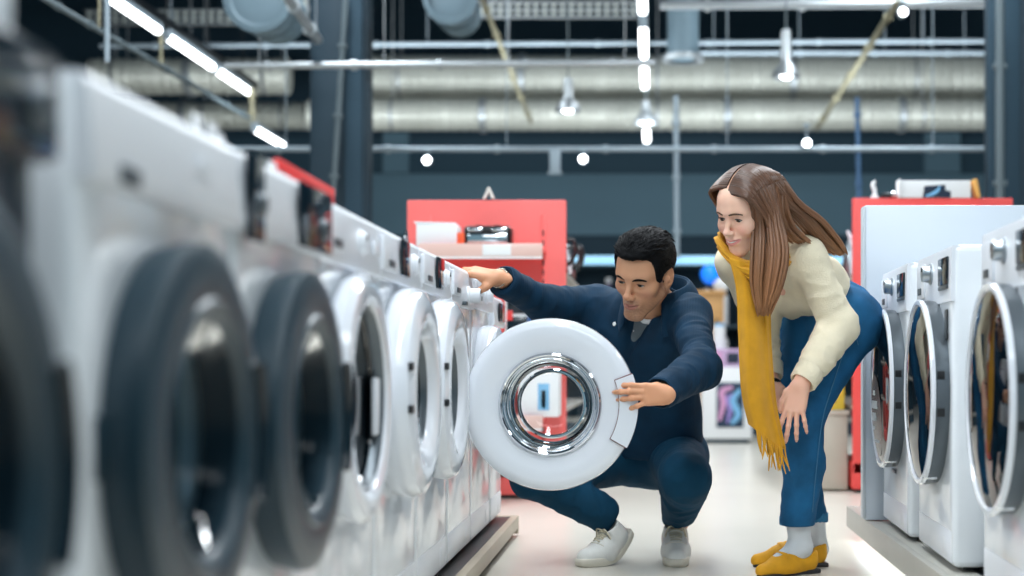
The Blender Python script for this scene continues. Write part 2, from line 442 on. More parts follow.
def pendant(label, px, py0, py1, Y, glow, cord=None):
    a = P(px, py1, Y); h = P(px, py0, Y).z - a.z
    t = thing('pendant_lamp', label, 'lamp', a, 0, 'pendant lamps')
    bm = NB(); add_lathe(bm, [(0.11, 0), (0.115, 0.01), (0.1, 0.06), (0.06, 0.11), (0.045, 0.13), (0.045, h * 0.9), (0.035, h), (0, h)], (0, 0, 0), 'Z', 28)
    mesh_obj('shade', bm, GALVF, t)
    bm = NB(); add_lathe(bm, [(0, -0.012), (0.035, -0.006), (0.05, 0.012), (0.05, 0.03)], (0, -0.02, 0), 'Z', 24); mesh_obj('bulb', bm, SPOTE if glow else PIPE, t)
    bm = NB(); add_tube(bm, [(0, 0, h), (0, 0, h + cord if cord else 6.2 - a.z)], 0.007, 6); mesh_obj('cord', bm, CABLE, t)
pendant('grey bell pendant lamp hanging above the crouching man', 568, 78, 112, 13.5, True)
pendant('grey bell pendant lamp hanging above the bending woman', 786, 30, 78, 12.5, True)
pendant('white round pendant lamp hanging in the middle row of tube lights', 646, 100, 124, 14.575, True, 0.45)

# ================================================================ washing machines
def body_shell(W, D, H, hole_c, hole_r, depth=0.05, bev=0.018):
    """enamel cabinet: rounded box whose front has a round opening with a rolled rim"""
    bm = NB(); add_box(bm, (0, D / 2, H / 2), (W, D, H), bev, 3)
    bm.faces.ensure_lookup_table(); bm.normal_update()
    ff = max((f for f in bm.faces if f.normal.y < -0.99), key=lambda f: f.calc_area())
    edges = list(ff.edges); bmesh.ops.delete(bm, geom=[ff], context='FACES_ONLY')
    ring = [bm.verts.new((hole_r * math.cos(2 * PI * k / 56), 0, hole_c + hole_r * math.sin(2 * PI * k / 56))) for k in range(56)]
    re = [bm.edges.new((ring[k], ring[(k + 1) % 56])) for k in range(56)]
    bmesh.ops.triangle_fill(bm, edges=edges + re, use_beauty=True)
    prev = ring
    for rr, yy in ((hole_r - 0.012, 0.006), (hole_r - 0.02, 0.02), (hole_r - 0.025, depth)):
        cur = [bm.verts.new((rr * math.cos(2 * PI * k / 56), yy, hole_c + rr * math.sin(2 * PI * k / 56))) for k in range(56)]
        for k in range(56): bm.faces.new((prev[k], prev[(k + 1) % 56], cur[(k + 1) % 56], cur[k]))
        prev = cur
    return bm

def washer(label, loc, rotz, kind, W=0.571, shell=None, D=0.55, H=0.89, hole_c=0.52, group='', seen_inside=False):
    t = thing('washing_machine', label, 'washing machine', loc, rotz, group)
    R = {'right': 0.24, 'dark': 0.22, 'white': 0.225, 'open': 0.215}[kind]
    fz = 0.012
    bm = body_shell(W, D, H - fz, hole_c - fz, R - 0.03)
    bmesh.ops.translate(bm, vec=(0, 0, fz), verts=bm.verts)
    mesh_obj('cabinet', bm, shell or WHITE, t, True, 35)
    for sx in (-1, 1):
        for dy in (0.06, D - 0.06):
            bm = NB(); add_lathe(bm, [(0, 0), (0.022, 0), (0.022, 0.008), (0.014, 0.012), (0.014, fz + 0.002), (0, fz + 0.002)], (sx * (W / 2 - 0.06), dy, 0), 'Z', 16)
            mesh_obj('foot', bm, FEET, t)
    # gasket and drum behind the porthole
    bm = NB(); add_lathe(bm, [(R - 0.055, 0.048), (R - 0.075, 0.03), (R - 0.085, 0.05), (R - 0.09, 0.075)], (0, 0, hole_c), 'Y', 48); mesh_obj('door_gasket', bm, GASKET, t)
    bm = NB(); add_lathe(bm, [(R - 0.09, 0.07), (R - 0.05, 0.1), (R - 0.05, 0.36), (0.05, 0.4), (0, 0.39)], (0, 0, hole_c), 'Y', 48); dr = mesh_obj('drum', bm, DRUM, t)
    for a in range(3):
        bm = NB(); th = a * 2 * PI / 3 + 0.5
        add_tube(bm, [((R - 0.06) * math.cos(th), 0.14, hole_c + (R - 0.06) * math.sin(th)), ((R - 0.06) * math.cos(th), 0.33, hole_c + (R - 0.06) * math.sin(th))], [0.02, 0.014], 10); mesh_obj('drum_paddle', bm, DRUM, dr)
    # plinth flap and seam lines at the bottom
    bm = NB(); add_box(bm, (0, 0.0025, 0.065), (W - 0.04, 0.008, 0.085), 0.003); mesh_obj('kick_panel', bm, WHITE2, t)
    bm = NB(); add_box(bm, (W / 2 - 0.1, -0.0005, 0.06), (0.09, 0.004, 0.05), 0.0015); mesh_obj('filter_flap', bm, WHITE2, t)
    return t

def lathe_part(name, prof, c, m, parent, seg=64):
    bm = NB(); add_lathe(bm, prof, c, 'Y', seg); return mesh_obj(name, bm, m, parent, True, 35)

def panel_strip(t, W, H, h=0.115, m=None, pr=1.0):
    """front control fascia, slightly proud of the cabinet"""
    bm = NB()
    o = [(-0.012 * pr, H - h), (-0.016 * pr, H - h + 0.01), (-0.008 * pr, H - 0.014), (0.0, H - 0.003), (0.02, H - 0.002), (0.02, H - h)]
    # extrude along x
    A = [bm.verts.new((-W / 2 + 0.004, y, z)) for y, z in o]; B = [bm.verts.new((W / 2 - 0.004, y, z)) for y, z in o]
    for k in range(len(o)): bm.faces.new((A[k], A[(k + 1) % len(o)], B[(k + 1) % len(o)], B[k]))
    bm.faces.new(A[::-1]); bm.faces.new(B)
    mesh_obj('control_panel', bm, m or WHITE2, t, True, 30)
    return t

def flat(name, c, s, m, parent, bev=0.003):
    bm = NB(); add_box(bm, c, s, bev); return mesh_obj(name, bm, m, parent)

def knob(parent, x, z, r=0.03, m=STEEL, y=-0.014, depth=0.03):
    bm = NB()
    add_lathe(bm, [(r * 1.25, 0.002), (r * 1.25, -0.004), (r * 1.05, -0.006), (r, -0.008), (r * 0.96, -depth), (r * 0.86, -depth - 0.003), (0, -depth - 0.002)], (x, y, z), 'Y', 32)
    k = mesh_obj('knob', bm, m, parent)
    bm = NB(); add_box(bm, (x, y - depth - 0.003, z + r * 0.55), (0.004, 0.004, r * 0.6), 0.001); mesh_obj('pointer_mark', bm, BLACK, k)
    return k

def drawer(parent, x, z, w=0.17, h=0.075, back=0.0):
    d = flat('detergent_drawer', (x, -0.016 + back, z), (w, 0.012, h), WHITE2, parent, 0.005)
    flat('drawer_grip', (x, -0.0225 + back, z - h * 0.28), (w * 0.4, 0.006, h * 0.2), GREYRIM, d, 0.002)
    return d

def price_card(parent, x, y, z, s=(0.07, 0.1), m=PAPER):
    """leaflet in a clear holder on the lid"""
    h = flat('card_holder', (x, y + 0.012, z + 0.006), (s[0], 0.04, 0.012), ACRYL, parent, 0.002)
    bm = NB(); add_box(bm, (x, y + 0.012, z + 0.01 + s[1] / 2), (s[0], 0.003, s[1]), 0.0008); mesh_obj('card', bm, m, h)

def closed_door(t, kind, hole_c, R, wide=False):
    c = (0, 0, hole_c)
    if wide:
        d = lathe_part('door', [(R + 0.01, 0.0), (R + 0.018, -0.02), (R + 0.02, -0.035), (R + 0.008, -0.048), (R - 0.02, -0.052), (R - 0.04, -0.046), (R - 0.048, -0.035), (R - 0.05, -0.0)], c, GLOSSW, t)
        lathe_part('door_ring', [(R - 0.044, -0.040), (R - 0.048, -0.042), (R - 0.053, -0.036), (R - 0.055, -0.02)], c, GREYRIM, d)
        lathe_part('door_glass', [(R - 0.05, -0.026), (R - 0.06, -0.014), (R - 0.1, -0.012), (0, -0.016)], c, DKGLASS, d)
        bm = NB(); add_box(bm, (R - 0.07, -0.03, hole_c - 0.02), (0.06, 0.012, 0.12), 0.005); mesh_obj('door_handle', bm, GLOSSW, d)
        return d
    if kind == 'right':
        d = lathe_part('door', [(R + 0.018, 0.0), (R + 0.02, -0.015), (R + 0.022, -0.036), (R + 0.016, -0.042), (R - 0.02, -0.038), (R - 0.02, 0.0)], c, GREYRIM, t)
        lathe_part('door_ring', [(R + 0.022, -0.038), (R + 0.0235, -0.044), (R + 0.019, -0.050), (R + 0.009, -0.051), (R + 0.003, -0.046), (R + 0.003, -0.037)], c, GLOSSW, d)
        lathe_part('door_glass', [(R + 0.006, -0.045), (R * 0.85, -0.054), (R * 0.6, -0.0605), (R * 0.3, -0.064), (0, -0.065)], c, DKGLASS, d)
        for dz in (-0.05, 0.05):
            bm = NB(); a = math.atan2(dz, R); add_box(bm, ((R + 0.02) * math.cos(a), -0.024, hole_c + dz), (0.012, 0.02, 0.022), 0.002); mesh_obj('door_latch', bm, BLACK, d)
        bm = NB(); add_box(bm, (R * 0.42, -0.03, hole_c - R * 0.92 - 0.012), (0.03, 0.04, 0.014), 0.003); mesh_obj('door_handle', bm, CHROME, d)
    elif kind == 'dark':
        d = lathe_part('door', [(R + 0.008, 0.0), (R + 0.016, -0.03), (R + 0.014, -0.048), (R - 0.01, -0.058), (R - 0.055, -0.056), (R - 0.075, -0.044), (R - 0.08, 0.0)], c, DKRIM, t)
        lathe_part('door_ring', [(R - 0.05, -0.056), (R - 0.056, -0.061), (R - 0.07, -0.056), (R - 0.078, -0.046), (R - 0.072, -0.042)], c, DKRIM, d)
        lathe_part('door_glass', [(R - 0.075, -0.046), (R - 0.09, -0.02), (R - 0.105, 0.06), (R - 0.12, 0.085), (R - 0.16, 0.095), (0, 0.1)], c, SMOKE, d)
        bm = NB(); add_tube(bm, [((R - 0.012) * math.cos(a), -0.059, hole_c + (R - 0.012) * math.sin(a)) for a in np.linspace(-0.45, 0.45, 12)], 0.012, 10, True, 0.6); mesh_obj('door_handle', bm, DKPAN, d)
        bm = NB(); add_box(bm, (-R - 0.012, -0.004, hole_c), (0.02, 0.012, 0.07), 0.003); mesh_obj('door_hinge', bm, DKRIM, d)
    else:
        d = lathe_part('door', [(R + 0.01, 0.0), (R + 0.018, -0.02), (R + 0.02, -0.045), (R + 0.010, -0.066), (R - 0.015, -0.078), (R - 0.05, -0.076), (R - 0.085, -0.062), (R - 0.10, -0.045), (R - 0.105, -0.0)], c, GLOSSW, t)
        lathe_part('door_ring', [(R - 0.094, -0.052), (R - 0.098, -0.054), (R - 0.104, -0.046), (R - 0.106, -0.03)], c, GREYRIM, d)
        lathe_part('door_glass', [(R - 0.100, -0.046), (R - 0.106, -0.036), (R - 0.13, -0.034), (0, -0.04)], c, DKGLASS, d)
        for dz in (0.062, -0.032):
            bm = NB(); add_box(bm, (-R + 0.001, -0.071, hole_c + dz), (0.03, 0.01, 0.018), 0.002, 2, None); mesh_obj('door_hinge', bm, BLACK, d)
        bm = NB(); add_tube(bm, [((R + 0.002) * math.cos(a), -0.066, hole_c + (R + 0.002) * math.sin(a)) for a in np.linspace(-0.35, 0.35, 10)], 0.01, 10, True, 0.6); mesh_obj('door_handle', bm, WHITE2, d)
    return d

# ---- the left row (fronts face the aisle, +X); local x runs away from the camera
LX, LZ, HL = -0.60, ZC - 0.60, 0.905
rl = PI / 2
GL = 'washing machines in the closed row'
LWY = [1.165, 1.84, 2.414, 2.988, 3.562, 4.14, 4.72, 5.30]
def lw(i): return (LX + (0.014 if i < 3 else 0.0), LWY[i], LZ)          # 0 is nearest the camera
lab = ['washing machine with dark front panel, cut off by the left picture edge',
       'big blurred white washing machine with dark porthole, first whole one from the left edge',
       'blurred white washing machine with dark porthole, second whole one from the left edge',
       'white washing machine with red strip on its lid and narrow dark glass',
       'white washing machine with white porthole ring, fourth whole one from the left edge',
       'white washing machine with white porthole ring, directly before the one with open door']
kinds = ['dark', 'dark', 'dark', 'white', 'white', 'white']
LEFT = []
for i in range(6):
    k = kinds[i]; hc = 0.512 if i < 3 else 0.535
    t = washer(lab[i], lw(i), rl, k, H=HL, hole_c=hc, group=GL, shell=DKSHELL if i == 0 else None)
    p = panel_strip(t, 0.571, HL, m=DKPAN if i == 0 else None)
    R = {'dark': 0.22, 'white': 0.225}[k]
    closed_door(t, k, hc, R, i == 3)
    if i == 0:
        flat('display', (0.02, -0.018, HL - 0.062), (0.52, 0.012, 0.1), DKPAN, p); knob(p, 0.235, HL - 0.068, 0.018, GREYRIM, -0.022, 0.008)
        flat('card', (0.245, 0.03, HL + 0.03), (0.004, 0.045, 0.06), PAPER, t, 0.001); flat('card', (0.2, 0.045, HL + 0.035), (0.004, 0.03, 0.05), PAPER, t, 0.001)
    elif i == 1:
        flat('brand_mark', (-0.177, -0.0165, HL - 0.1), (0.06, 0.004, 0.02), GREYRIM, t, 0.001); flat('indicator', (0.1, -0.0165, HL - 0.05), (0.05, 0.004, 0.01), WHITE2, t, 0.001)
        price_card(t, 0.26, 0.03, HL, (0.045, 0.03))
    elif i == 2:
        flat('display', (-0.235, -0.018, HL - 0.066), (0.085, 0.008, 0.125), DKPAN, p); flat('display', (0.155, -0.018, HL - 0.06), (0.23, 0.008, 0.105), DKPAN, p)
        knob(p, -0.225, HL - 0.075, 0.015, GREYRIM, -0.02, 0.008); knob(p, 0.2, HL - 0.075, 0.016, GREYRIM, -0.02, 0.008)
        price_card(t, -0.24, 0.03, HL, (0.04, 0.03)); price_card(t, -0.17, 0.04, HL, (0.04, 0.025)); price_card(t, 0.1, 0.03, HL, (0.05, 0.02))
    elif i == 3:
        drawer(p, -0.19, HL - 0.06); knob(p, 0.08, HL - 0.06, 0.022, WHITE2, -0.012, 0.010); flat('display', (0.22, -0.018, HL - 0.06), (0.06, 0.008, 0.03), WHITE2, p)
    else:
        drawer(p, -0.19, HL - 0.06); flat('display', (0.02, -0.018, HL - 0.055), (0.1, 0.008, 0.085), DKPAN, p); knob(p, 0.19, HL - 0.06, 0.022, WHITE2, -0.012, 0.010)
        if i == 5: flat('display_trim', (0.055, -0.0235, HL - 0.03), (0.03, 0.004, 0.03), REDD, p, 0.001)
        if i == 4:
            bm = NB(); add_tube(bm, [(0.02 + 0.016 * math.cos(a), -0.02, HL - 0.03 + 0.02 + 0.02 * math.sin(a)) for a in np.linspace(0, 2 * PI, 18)], 0.002, 6); mesh_obj('security_loop', bm, CHROME, t)
    LEFT.append(t)

# the open machine
i = 6; hc = 0.486
t = washer('white washing machine whose porthole door stands wide open', lw(6), rl, 'open', H=HL, hole_c=hc, group=GL)
p = panel_strip(t, 0.571, HL, 0.125)
drawer(p, -0.19, HL - 0.062); knob(p, 0.13, HL - 0.085, 0.024, WHITE2, -0.014, 0.035)
flat('drawer_latch', (-0.02, -0.02, HL - 0.115), (0.05, 0.014, 0.012), GREYRIM, p, 0.002)
OPEN = t
# its door: hinge on the near side of the opening, swung out square to the row.  World-aligned mesh: outer face to -Y
DR = 0.2525
dc = P(550, 404.5, 4.45)
def world_part(name, bm, m, parent_thing, parent, angle=35):
    """bm in world coordinates, stored in the frame of parent_thing"""
    M = Matrix.Translation(parent_thing.location) @ Matrix.Rotation(parent_thing.rotation_euler.z, 4, 'Z')
    bmesh.ops.transform(bm, matrix=M.inverted(), verts=bm.verts)
    return mesh_obj(name, bm, m, parent, True, angle)
bm = NB()
add_lathe(bm, [(DR - 0.02, 0.045), (DR - 0.004, 0.035), (DR, 0.018), (DR - 0.003, 0.004), (DR - 0.012, -0.004), (DR - 0.03, -0.008), (DR - 0.062, -0.004),
               (DR - 0.09, 0.004), (DR - 0.103, 0.006), (DR - 0.108, 0.012), (DR - 0.106, 0.03)], dc, 'Y', 96)
door = world_part('door', bm, GLOSSW, OPEN, OPEN)
bm = NB(); r0 = DR - 0.104
add_lathe(bm, [(r0 + 0.002, 0.0), (r0 - 0.004, -0.006), (r0 - 0.008, -0.003), (r0 - 0.010, 0.004), (r0 - 0.013, 0.002), (r0 - 0.016, 0.008), (r0 - 0.02, 0.004), (r0 - 0.024, 0.012), (r0 - 0.026, 0.03)], dc, 'Y', 96)
world_part('door_ring', bm, CHROME, OPEN, door)
bm = NB()
add_lathe(bm, [(r0 - 0.02, 0.012), (r0 - 0.026, 0.04), (r0 - 0.03, 0.075), (r0 - 0.036, 0.095), (r0 - 0.048, 0.104), (r0 - 0.056, 0.098), (r0 - 0.064, 0.104), (r0 - 0.085, 0.112), (0, 0.118)], dc, 'Y', 96)
world_part('door_glass', bm, THIN, OPEN, door)
bm = NB()
add_lathe(bm, [(r0 - 0.044, 0.1), (r0 - 0.048, 0.094), (r0 - 0.053, 0.094), (r0 - 0.056, 0.1)], dc, 'Y', 96)
world_part('glass_rim', bm, CHROME, OPEN, door)
# handle inset at the free edge, edged in dark red-brown
def arc_plate(bm, ra, rb, a0, a1, y0, y1, n=14):
    o = []
    for k in range(n): a = a0 + (a1 - a0) * k / (n - 1); o.append((dc.x + rb * math.cos(a), dc.z + rb * math.sin(a)))
    for k in range(n): a = a1 + (a0 - a1) * k / (n - 1); o.append((dc.x + ra * math.cos(a), dc.z + ra * math.sin(a)))
    add_prism(bm, o, y0, y1, 'Y')
bm = NB(); arc_plate(bm, DR - 0.052, DR + 0.003, math.radians(-30), math.radians(21), dc.y - 0.0115, dc.y + 0.01)
world_part('handle_seam', bm, mat('seam_brown', srgb(110, 60, 60), 0.5), OPEN, door)
bm = NB(); arc_plate(bm, DR - 0.050, DR + 0.005, math.radians(-29.3), math.radians(20.3), dc.y - 0.014, dc.y + 0.012)
world_part('door_handle', bm, GLOSSW, OPEN, door)
for dz in (-0.05, 0.05):
    bm = NB(); add_box(bm, ((dc.x - DR + LX) / 2 + 0.0, dc.y + 0.03, dc.z + dz), (abs(LX - (dc.x - DR)) + 0.03, 0.03, 0.035), 0.005)
    world_part('door_hinge', bm, GREYRIM, OPEN, door)

# the next one and the slim one after it
t = washer('white washing machine just beyond the open door, mostly hidden by it', lw(7), rl, 'white', H=HL, hole_c=0.52, group=GL)
p = panel_strip(t, 0.571, HL); closed_door(t, 'white', 0.52, 0.2); drawer(p, -0.19, HL - 0.06); knob(p, 0.05, HL - 0.06, 0.026, WHITE2, -0.014, 0.022)
t = washer('slim white washing machine at the far end of the closed row', (LX, 5.82, LZ), rl, 'white', W=0.40, H=0.86, hole_c=0.5, group=GL)
p = panel_strip(t, 0.40, 0.86); flat('display', (0.05, -0.018, 0.8), (0.2, 0.008, 0.07), DKPAN, p)
bm = NB(); add_box(bm, (0, -0.004, 0.5), (0.36, 0.012, 0.4), 0.006); dd = mesh_obj('door', bm, WHITE2, t); flat('door_handle', (0, -0.013, 0.69), (0.2, 0.01, 0.012), GREYRIM, dd)

# red strip lying on the lids
a, b = P(297, 181, 2.68), P(343, 216, 3.06)
bm = NB(); add_box(bm, (-0.655, (2.66 + 3.1) / 2, LZ + HL + 0.03), (0.012, 0.46, 0.05), 0.002); add_box(bm, (-0.655, (2.66 + 3.1) / 2, LZ + HL + 0.004), (0.06, 0.46, 0.006), 0.002)
simple('sign_strip', 'red sign strip standing on a white washing machine lid', 'sign', bm, REDD, (-0.655, 2.9, LZ + HL + 0.001))

# plinth under the left row
t = thing('display_plinth', 'low tan plinth under the closed washing machine row', 'plinth', (-0.86, 3.05, 0))
bm = NB(); add_box(bm, (0, 0, LZ - 0.011), (0.62, 6.0, 0.02), 0.002); mesh_obj('deck', bm, BLACK, t)
bm = NB(); add_box(bm, (0.31, 0, LZ - 0.025), (0.03, 6.02, 0.05), 0.003); mesh_obj('front_fascia', bm, PLTAN, t)
bm = NB(); add_box(bm, (0.0, 3.02, LZ - 0.035), (0.65, 0.03, 0.07), 0.003); mesh_obj('end_fascia', bm, PLTAN, t)
bm = NB(); add_box(bm, (-0.02, 0, (LZ - 0.03) / 2), (0.52, 5.9, LZ - 0.03), 0.002); mesh_obj('base_skirt', bm, BLACK, t)

# ---- the right row (fronts face -X); local x runs toward the camera
RX, RZ, HR = 0.80, 0.13, 0.87
rr_ = -PI / 2
GR = 'washing machines in the dark-glass row'
RIGHT = []
for (yc, lb, W) in ((5.045, 'white washing machine with oval sticker on its dark porthole, beside the display board', 0.596),
                    (4.335, 'white washing machine with dark porthole between the sticker one and the cut-off one', 0.596),
                    (3.43, 'white washing machine with dark porthole, cut off by the right picture edge', 0.596)):
    hc = 0.473
    t = washer(lb, (RX, yc, RZ), rr_ + math.radians(-1.2), 'right', W=W, H=HR, hole_c=hc, group=GR)
    p = panel_strip(t, W, HR, 0.15, None, 0.3)
    closed_door(t, 'right', hc, 0.24)
    knob(p, -0.035, HR - 0.06, 0.024, STEEL, -0.004, 0.024)
    dsp = flat('display', (0.185, -0.006, HR - 0.066), (0.14, 0.008, 0.075), DKPAN, p)
    flat('display_base', (0.185, -0.007, HR - 0.110), (0.14, 0.006, 0.012), GREYRIM, p)
    drawer(p, -0.2, HR - 0.075, 0.13, 0.1, 0.0115)
    RIGHT.append(t)
flat('energy_label', (0.22, -0.004, HR - 0.21), (0.035, 0.004, 0.08), BLACK, RIGHT[1], 0.001)
flat('brand_mark', (0.0, -0.003, 0.2), (0.09, 0.003, 0.012), GREYRIM, RIGHT[0], 0.001)
# oval sticker on the first door glass
dn = [c for c in RIGHT[0].children if c.name.startswith('door') and not c.name.startswith('door_')][0]
bm = NB(); n = 40; pts = []
STK = mat('smoky_sticker', srgb(96, 98, 96), 0.25, spec=0.5)
cz, rx_, rz_ = 0.473 - 0.09, 0.125, 0.135
vs = []
def domey(x, z):
    r = math.hypot(x, z - 0.473) / 0.242
    return -0.0665 + 0.0200 * r ** 2.1
for j in range(9):
    f = j / 8; vs.append([bm.verts.new((rx_ * f * math.cos(2 * PI * k / n), domey(rx_ * f * math.cos(2 * PI * k / n), cz + rz_ * f * math.sin(2 * PI * k / n)) - 0.0015, cz + rz_ * f * math.sin(2 * PI * k / n))) for k in range(n)] if j else [bm.verts.new((0, domey(0, cz) - 0.0015, cz))])
for j in range(8):
    for k in range(n):
        k2 = (k + 1) % n
        if j == 0: bm.faces.new((vs[0][0], vs[1][k2], vs[1][k]))
        else: bm.faces.new((vs[j][k], vs[j][k2], vs[j + 1][k2], vs[j + 1][k]))
LET = mat('white_print', srgb(205, 212, 216), 0.5)
rnd = random.Random(3); nf = len(bm.faces)
for (z0, hh, x0, x1) in ((cz + 0.075, 0.016, -0.02, 0.015), (cz + 0.036, 0.026, -0.07, 0.06), (cz - 0.004, 0.026, -0.07, 0.03), (cz - 0.042, 0.012, -0.065, -0.03), (cz - 0.085, 0.008, -0.05, 0.05)):
    x = x0
    while x < x1:
        w = hh * rnd.uniform(0.45, 0.6)
        add_box(bm, (x + w * 0.2, domey(x, z0) - 0.0025, z0), (w * 0.3, 0.002, hh), 0)
        add_box(bm, (x + w * 0.5, domey(x, z0) - 0.0025, z0 + rnd.choice((-1, 0, 1)) * hh * 0.36), (w * 0.55, 0.002, hh * 0.25), 0)
        x += w * 1.25
bm.faces.ensure_lookup_table()
for f in bm.faces[nf:]: f.material_index = 1
st = mesh_obj('oval_sticker', bm, [STK, LET], dn); st['label'] = 'smoky oval sticker with lines of white print'

# plinth with a light strip under its lip
t = thing('display_plinth', 'low grey plinth with glowing edge under the dark-glass machines', 'plinth', (1.11, 4.2, 0))
bm = NB(); add_box(bm, (0.275, 0, RZ - 0.012), (1.21, 3.5, 0.02), 0.002); mesh_obj('deck', bm, PLINTH, t)
bm = NB(); add_box(bm, (-0.342, 0, RZ - 0.041), (0.024, 3.52, 0.08), 0.003); mesh_obj('front_fascia', bm, PLINTH, t)
bm = NB(); add_box(bm, (0.27, 1.752, RZ - 0.041), (1.22, 0.02, 0.08), 0.003); mesh_obj('end_fascia', bm, PLINTH, t)
bm = NB(); add_box(bm, (0.3, 0, (RZ - 0.025) / 2), (1.0, 3.3, RZ - 0.025), 0.002); mesh_obj('base_skirt', bm, BLACK, t)
bm = NB(); add_box(bm, (-0.315, 0, RZ - 0.075), (0.02, 3.45, 0.008), 0.001); mesh_obj('light_strip', bm, LEDW, t)
bm = NB(); add_box(bm, (0, 0, RZ - 0.0015), (0.5, 3.3, 0.001), 0); mesh_obj('dark_sheet', bm, BLACK, t)  # thin black sheet on the deck under the machines

# tall white board closing the end of the row
a, b = P(865.5, 205, 5.38), P(865.5, 521, 5.38)
t = thing('display_board', 'tall plain white board standing behind the sticker machine', 'board', (1.35, 5.42, RZ))
hh = a.z - RZ; wl = a.x - 1.35
bm = NB(); add_box(bm, (0, 0, hh / 2 + 0.001), (-2 * wl, 0.05, hh), 0.004); mesh_obj('panel', bm, PANELW, t)
bm = NB(); add_box(bm, (wl - 0.002, 0.0, hh / 2 + 0.001), (0.012, 0.056, hh - 0.01), 0.003); mesh_obj('edge_trim', bm, mat('board_edge', srgb(190, 198, 204), 0.4), t)

# ================================================================ red shelf units and what they carry
TAN = mat('cardboard', srgb(190, 150, 100), 0.7, var=0.06)
WOOD = mat('light_wood', srgb(196, 150, 92), 0.5, var=0.1, vscale=5, stretch=(1, 1, 8))
CREAM = mat('cream_carton', srgb(228, 222, 214), 0.6, var=0.03)
def red_unit(label, x0, x1, Y, ztop, depth, end_shelves, RED=RED):
    t = thing('shelf_unit', label, 'shelf unit', ((x0 + x1) / 2, Y, 0), 0, 'red shelf units')
    w = x1 - x0
    bm = NB(); add_box(bm, (0, 0.02, ztop / 2 + 0.05), (w, 0.04, ztop - 0.1), 0.006); mesh_obj('end_panel', bm, RED, t)
    bm = NB(); add_box(bm, (0, 0.4, 0.09), (w, 0.8, 0.14), 0.004); mesh_obj('base', bm, RED, t)
    bm = NB(); add_box(bm, (0, 0.42, 0.012), (w - 0.04, 0.8, 0.024), 0.002); mesh_obj('toe_kick', bm, BLACK, t)
    for sx in (-1, 1):
        bm = NB(); add_box(bm, (sx * (w / 2 - 0.115), -0.002, ztop / 2 + 0.05), (0.022, 0.012, ztop - 0.25), 0.002)
        u = mesh_obj('slotted_upright', bm, RED, t)
        bm = NB()
        for k in range(int((ztop - 0.3) / 0.05)): add_box(bm, (sx * (w / 2 - 0.115), -0.0085, 0.2 + k * 0.05), (0.008, 0.003, 0.028), 0)
        mesh_obj('slots', bm, BLACK, u)
    bm = NB(); add_box(bm, (0, depth / 2 + 0.04, ztop / 2), (0.05, depth, ztop - 0.1), 0.003); mesh_obj('back_board', bm, RED, t)
    for z in end_shelves:
        bm = NB(); add_box(bm, (0, -0.13, z - 0.012), (w - 0.2, 0.26, 0.022), 0.003); s = mesh_obj('shelf', bm, RED, t)
        bm = NB(); add_box(bm, (0, -0.266, z - 0.02), (w - 0.2, 0.008, 0.065), 0.002); mesh_obj('price_rail', bm, mat('price_rail', srgb(226, 190, 180), 0.3), s)
        bm = NB(); add_box(bm, (0.08, -0.272, z - 0.02), (0.14, 0.003, 0.055), 0.001); mesh_obj('price_ticket', bm, PAPER, s)
        bm = NB(); add_box(bm, (0, -0.268, z - 0.058), (w - 0.2, 0.01, 0.01), 0.002); mesh_obj('rail_edge', bm, PAPER, s)
    for z in (0.45, 0.8, 1.15):
        for sx in (-1, 1):
            bm = NB(); add_box(bm, (sx * (w / 4 + 0.012), depth / 2 + 0.05, z), (w / 2 - 0.03, depth - 0.02, 0.02), 0.003); mesh_obj('side_shelf', bm, PLINTH, t)
    return t
Yg = 7.75
ga, gb = P(407, 200, Yg), P(566, 200, Yg)
zs = P(0, 247, Yg - 0.2).z
red_unit('red shelf unit with white carton and chrome toaster on its top shelf', ga.x, gb.x, Yg, ga.z, 2.2, [zs, 0.775, 0.42], CORAL)
def on_shelf(px, z): return P(px, CY, Yg - 0.14).x
# carton and toaster
x = P(439, 0, Yg - 0.14).x
t = thing('carton', 'white open carton on the red shelf beside the chrome toaster', 'carton', (x, Yg - 0.14, zs))
bm = NB(); add_box(bm, (0, 0, 0.056), (0.2, 0.18, 0.11), 0.005); mesh_obj('box', bm, PAPER, t)
bm = NB(); add_box(bm, (-0.01, 0.01, 0.117), (0.205, 0.19, 0.008), 0.003, 2, Matrix.Rotation(0.03, 3, 'Y')); mesh_obj('lid', bm, PAPER, t)
x = P(489, 0, Yg - 0.14).x
t = thing('toaster', 'black and chrome toaster on the red shelf beside the white carton', 'toaster', (x, Yg - 0.14, zs))
bm = NB(); add_box(bm, (0, 0, 0.055), (0.235, 0.15, 0.1), 0.022, 4); mesh_obj('housing', bm, BLACK, t)
bm = NB(); add_box(bm, (0, -0.074, 0.042), (0.2, 0.012, 0.05), 0.006); mesh_obj('front_plate', bm, CHROME, t)
bm = NB(); add_box(bm, (-0.06, -0.07, 0.086), (0.075, 0.02, 0.02), 0.006); mesh_obj('control_strip', bm, CHROME, t)
bm = NB(); add_box(bm, (0.06, -0.07, 0.086), (0.075, 0.02, 0.02), 0.006); mesh_obj('control_strip', bm, CHROME, t)
for sx in (-0.045, 0.045):
    bm = NB(); add_box(bm, (sx, 0, 0.106), (0.03, 0.12, 0.004), 0.001); mesh_obj('bread_slot', bm, BLACK, t)
bm = NB(); add_box(bm, (0.0, -0.083, 0.08), (0.04, 0.02, 0.014), 0.004); mesh_obj('lever', bm, BLACK, t)
bm = NB(); add_box(bm, (0, 0, 0.003), (0.2, 0.12, 0.006), 0.002); mesh_obj('base', bm, FEET, t)
x = P(459, 0, Yg - 0.2).x
box_thing('price_sign', 'small orange price sign between the white carton and the toaster', 'sign', (x, Yg - 0.22, zs + 0.035), (0.06, 0.004, 0.07), mat('orange_card', srgb(240, 96, 50), 0.6), 0.001)
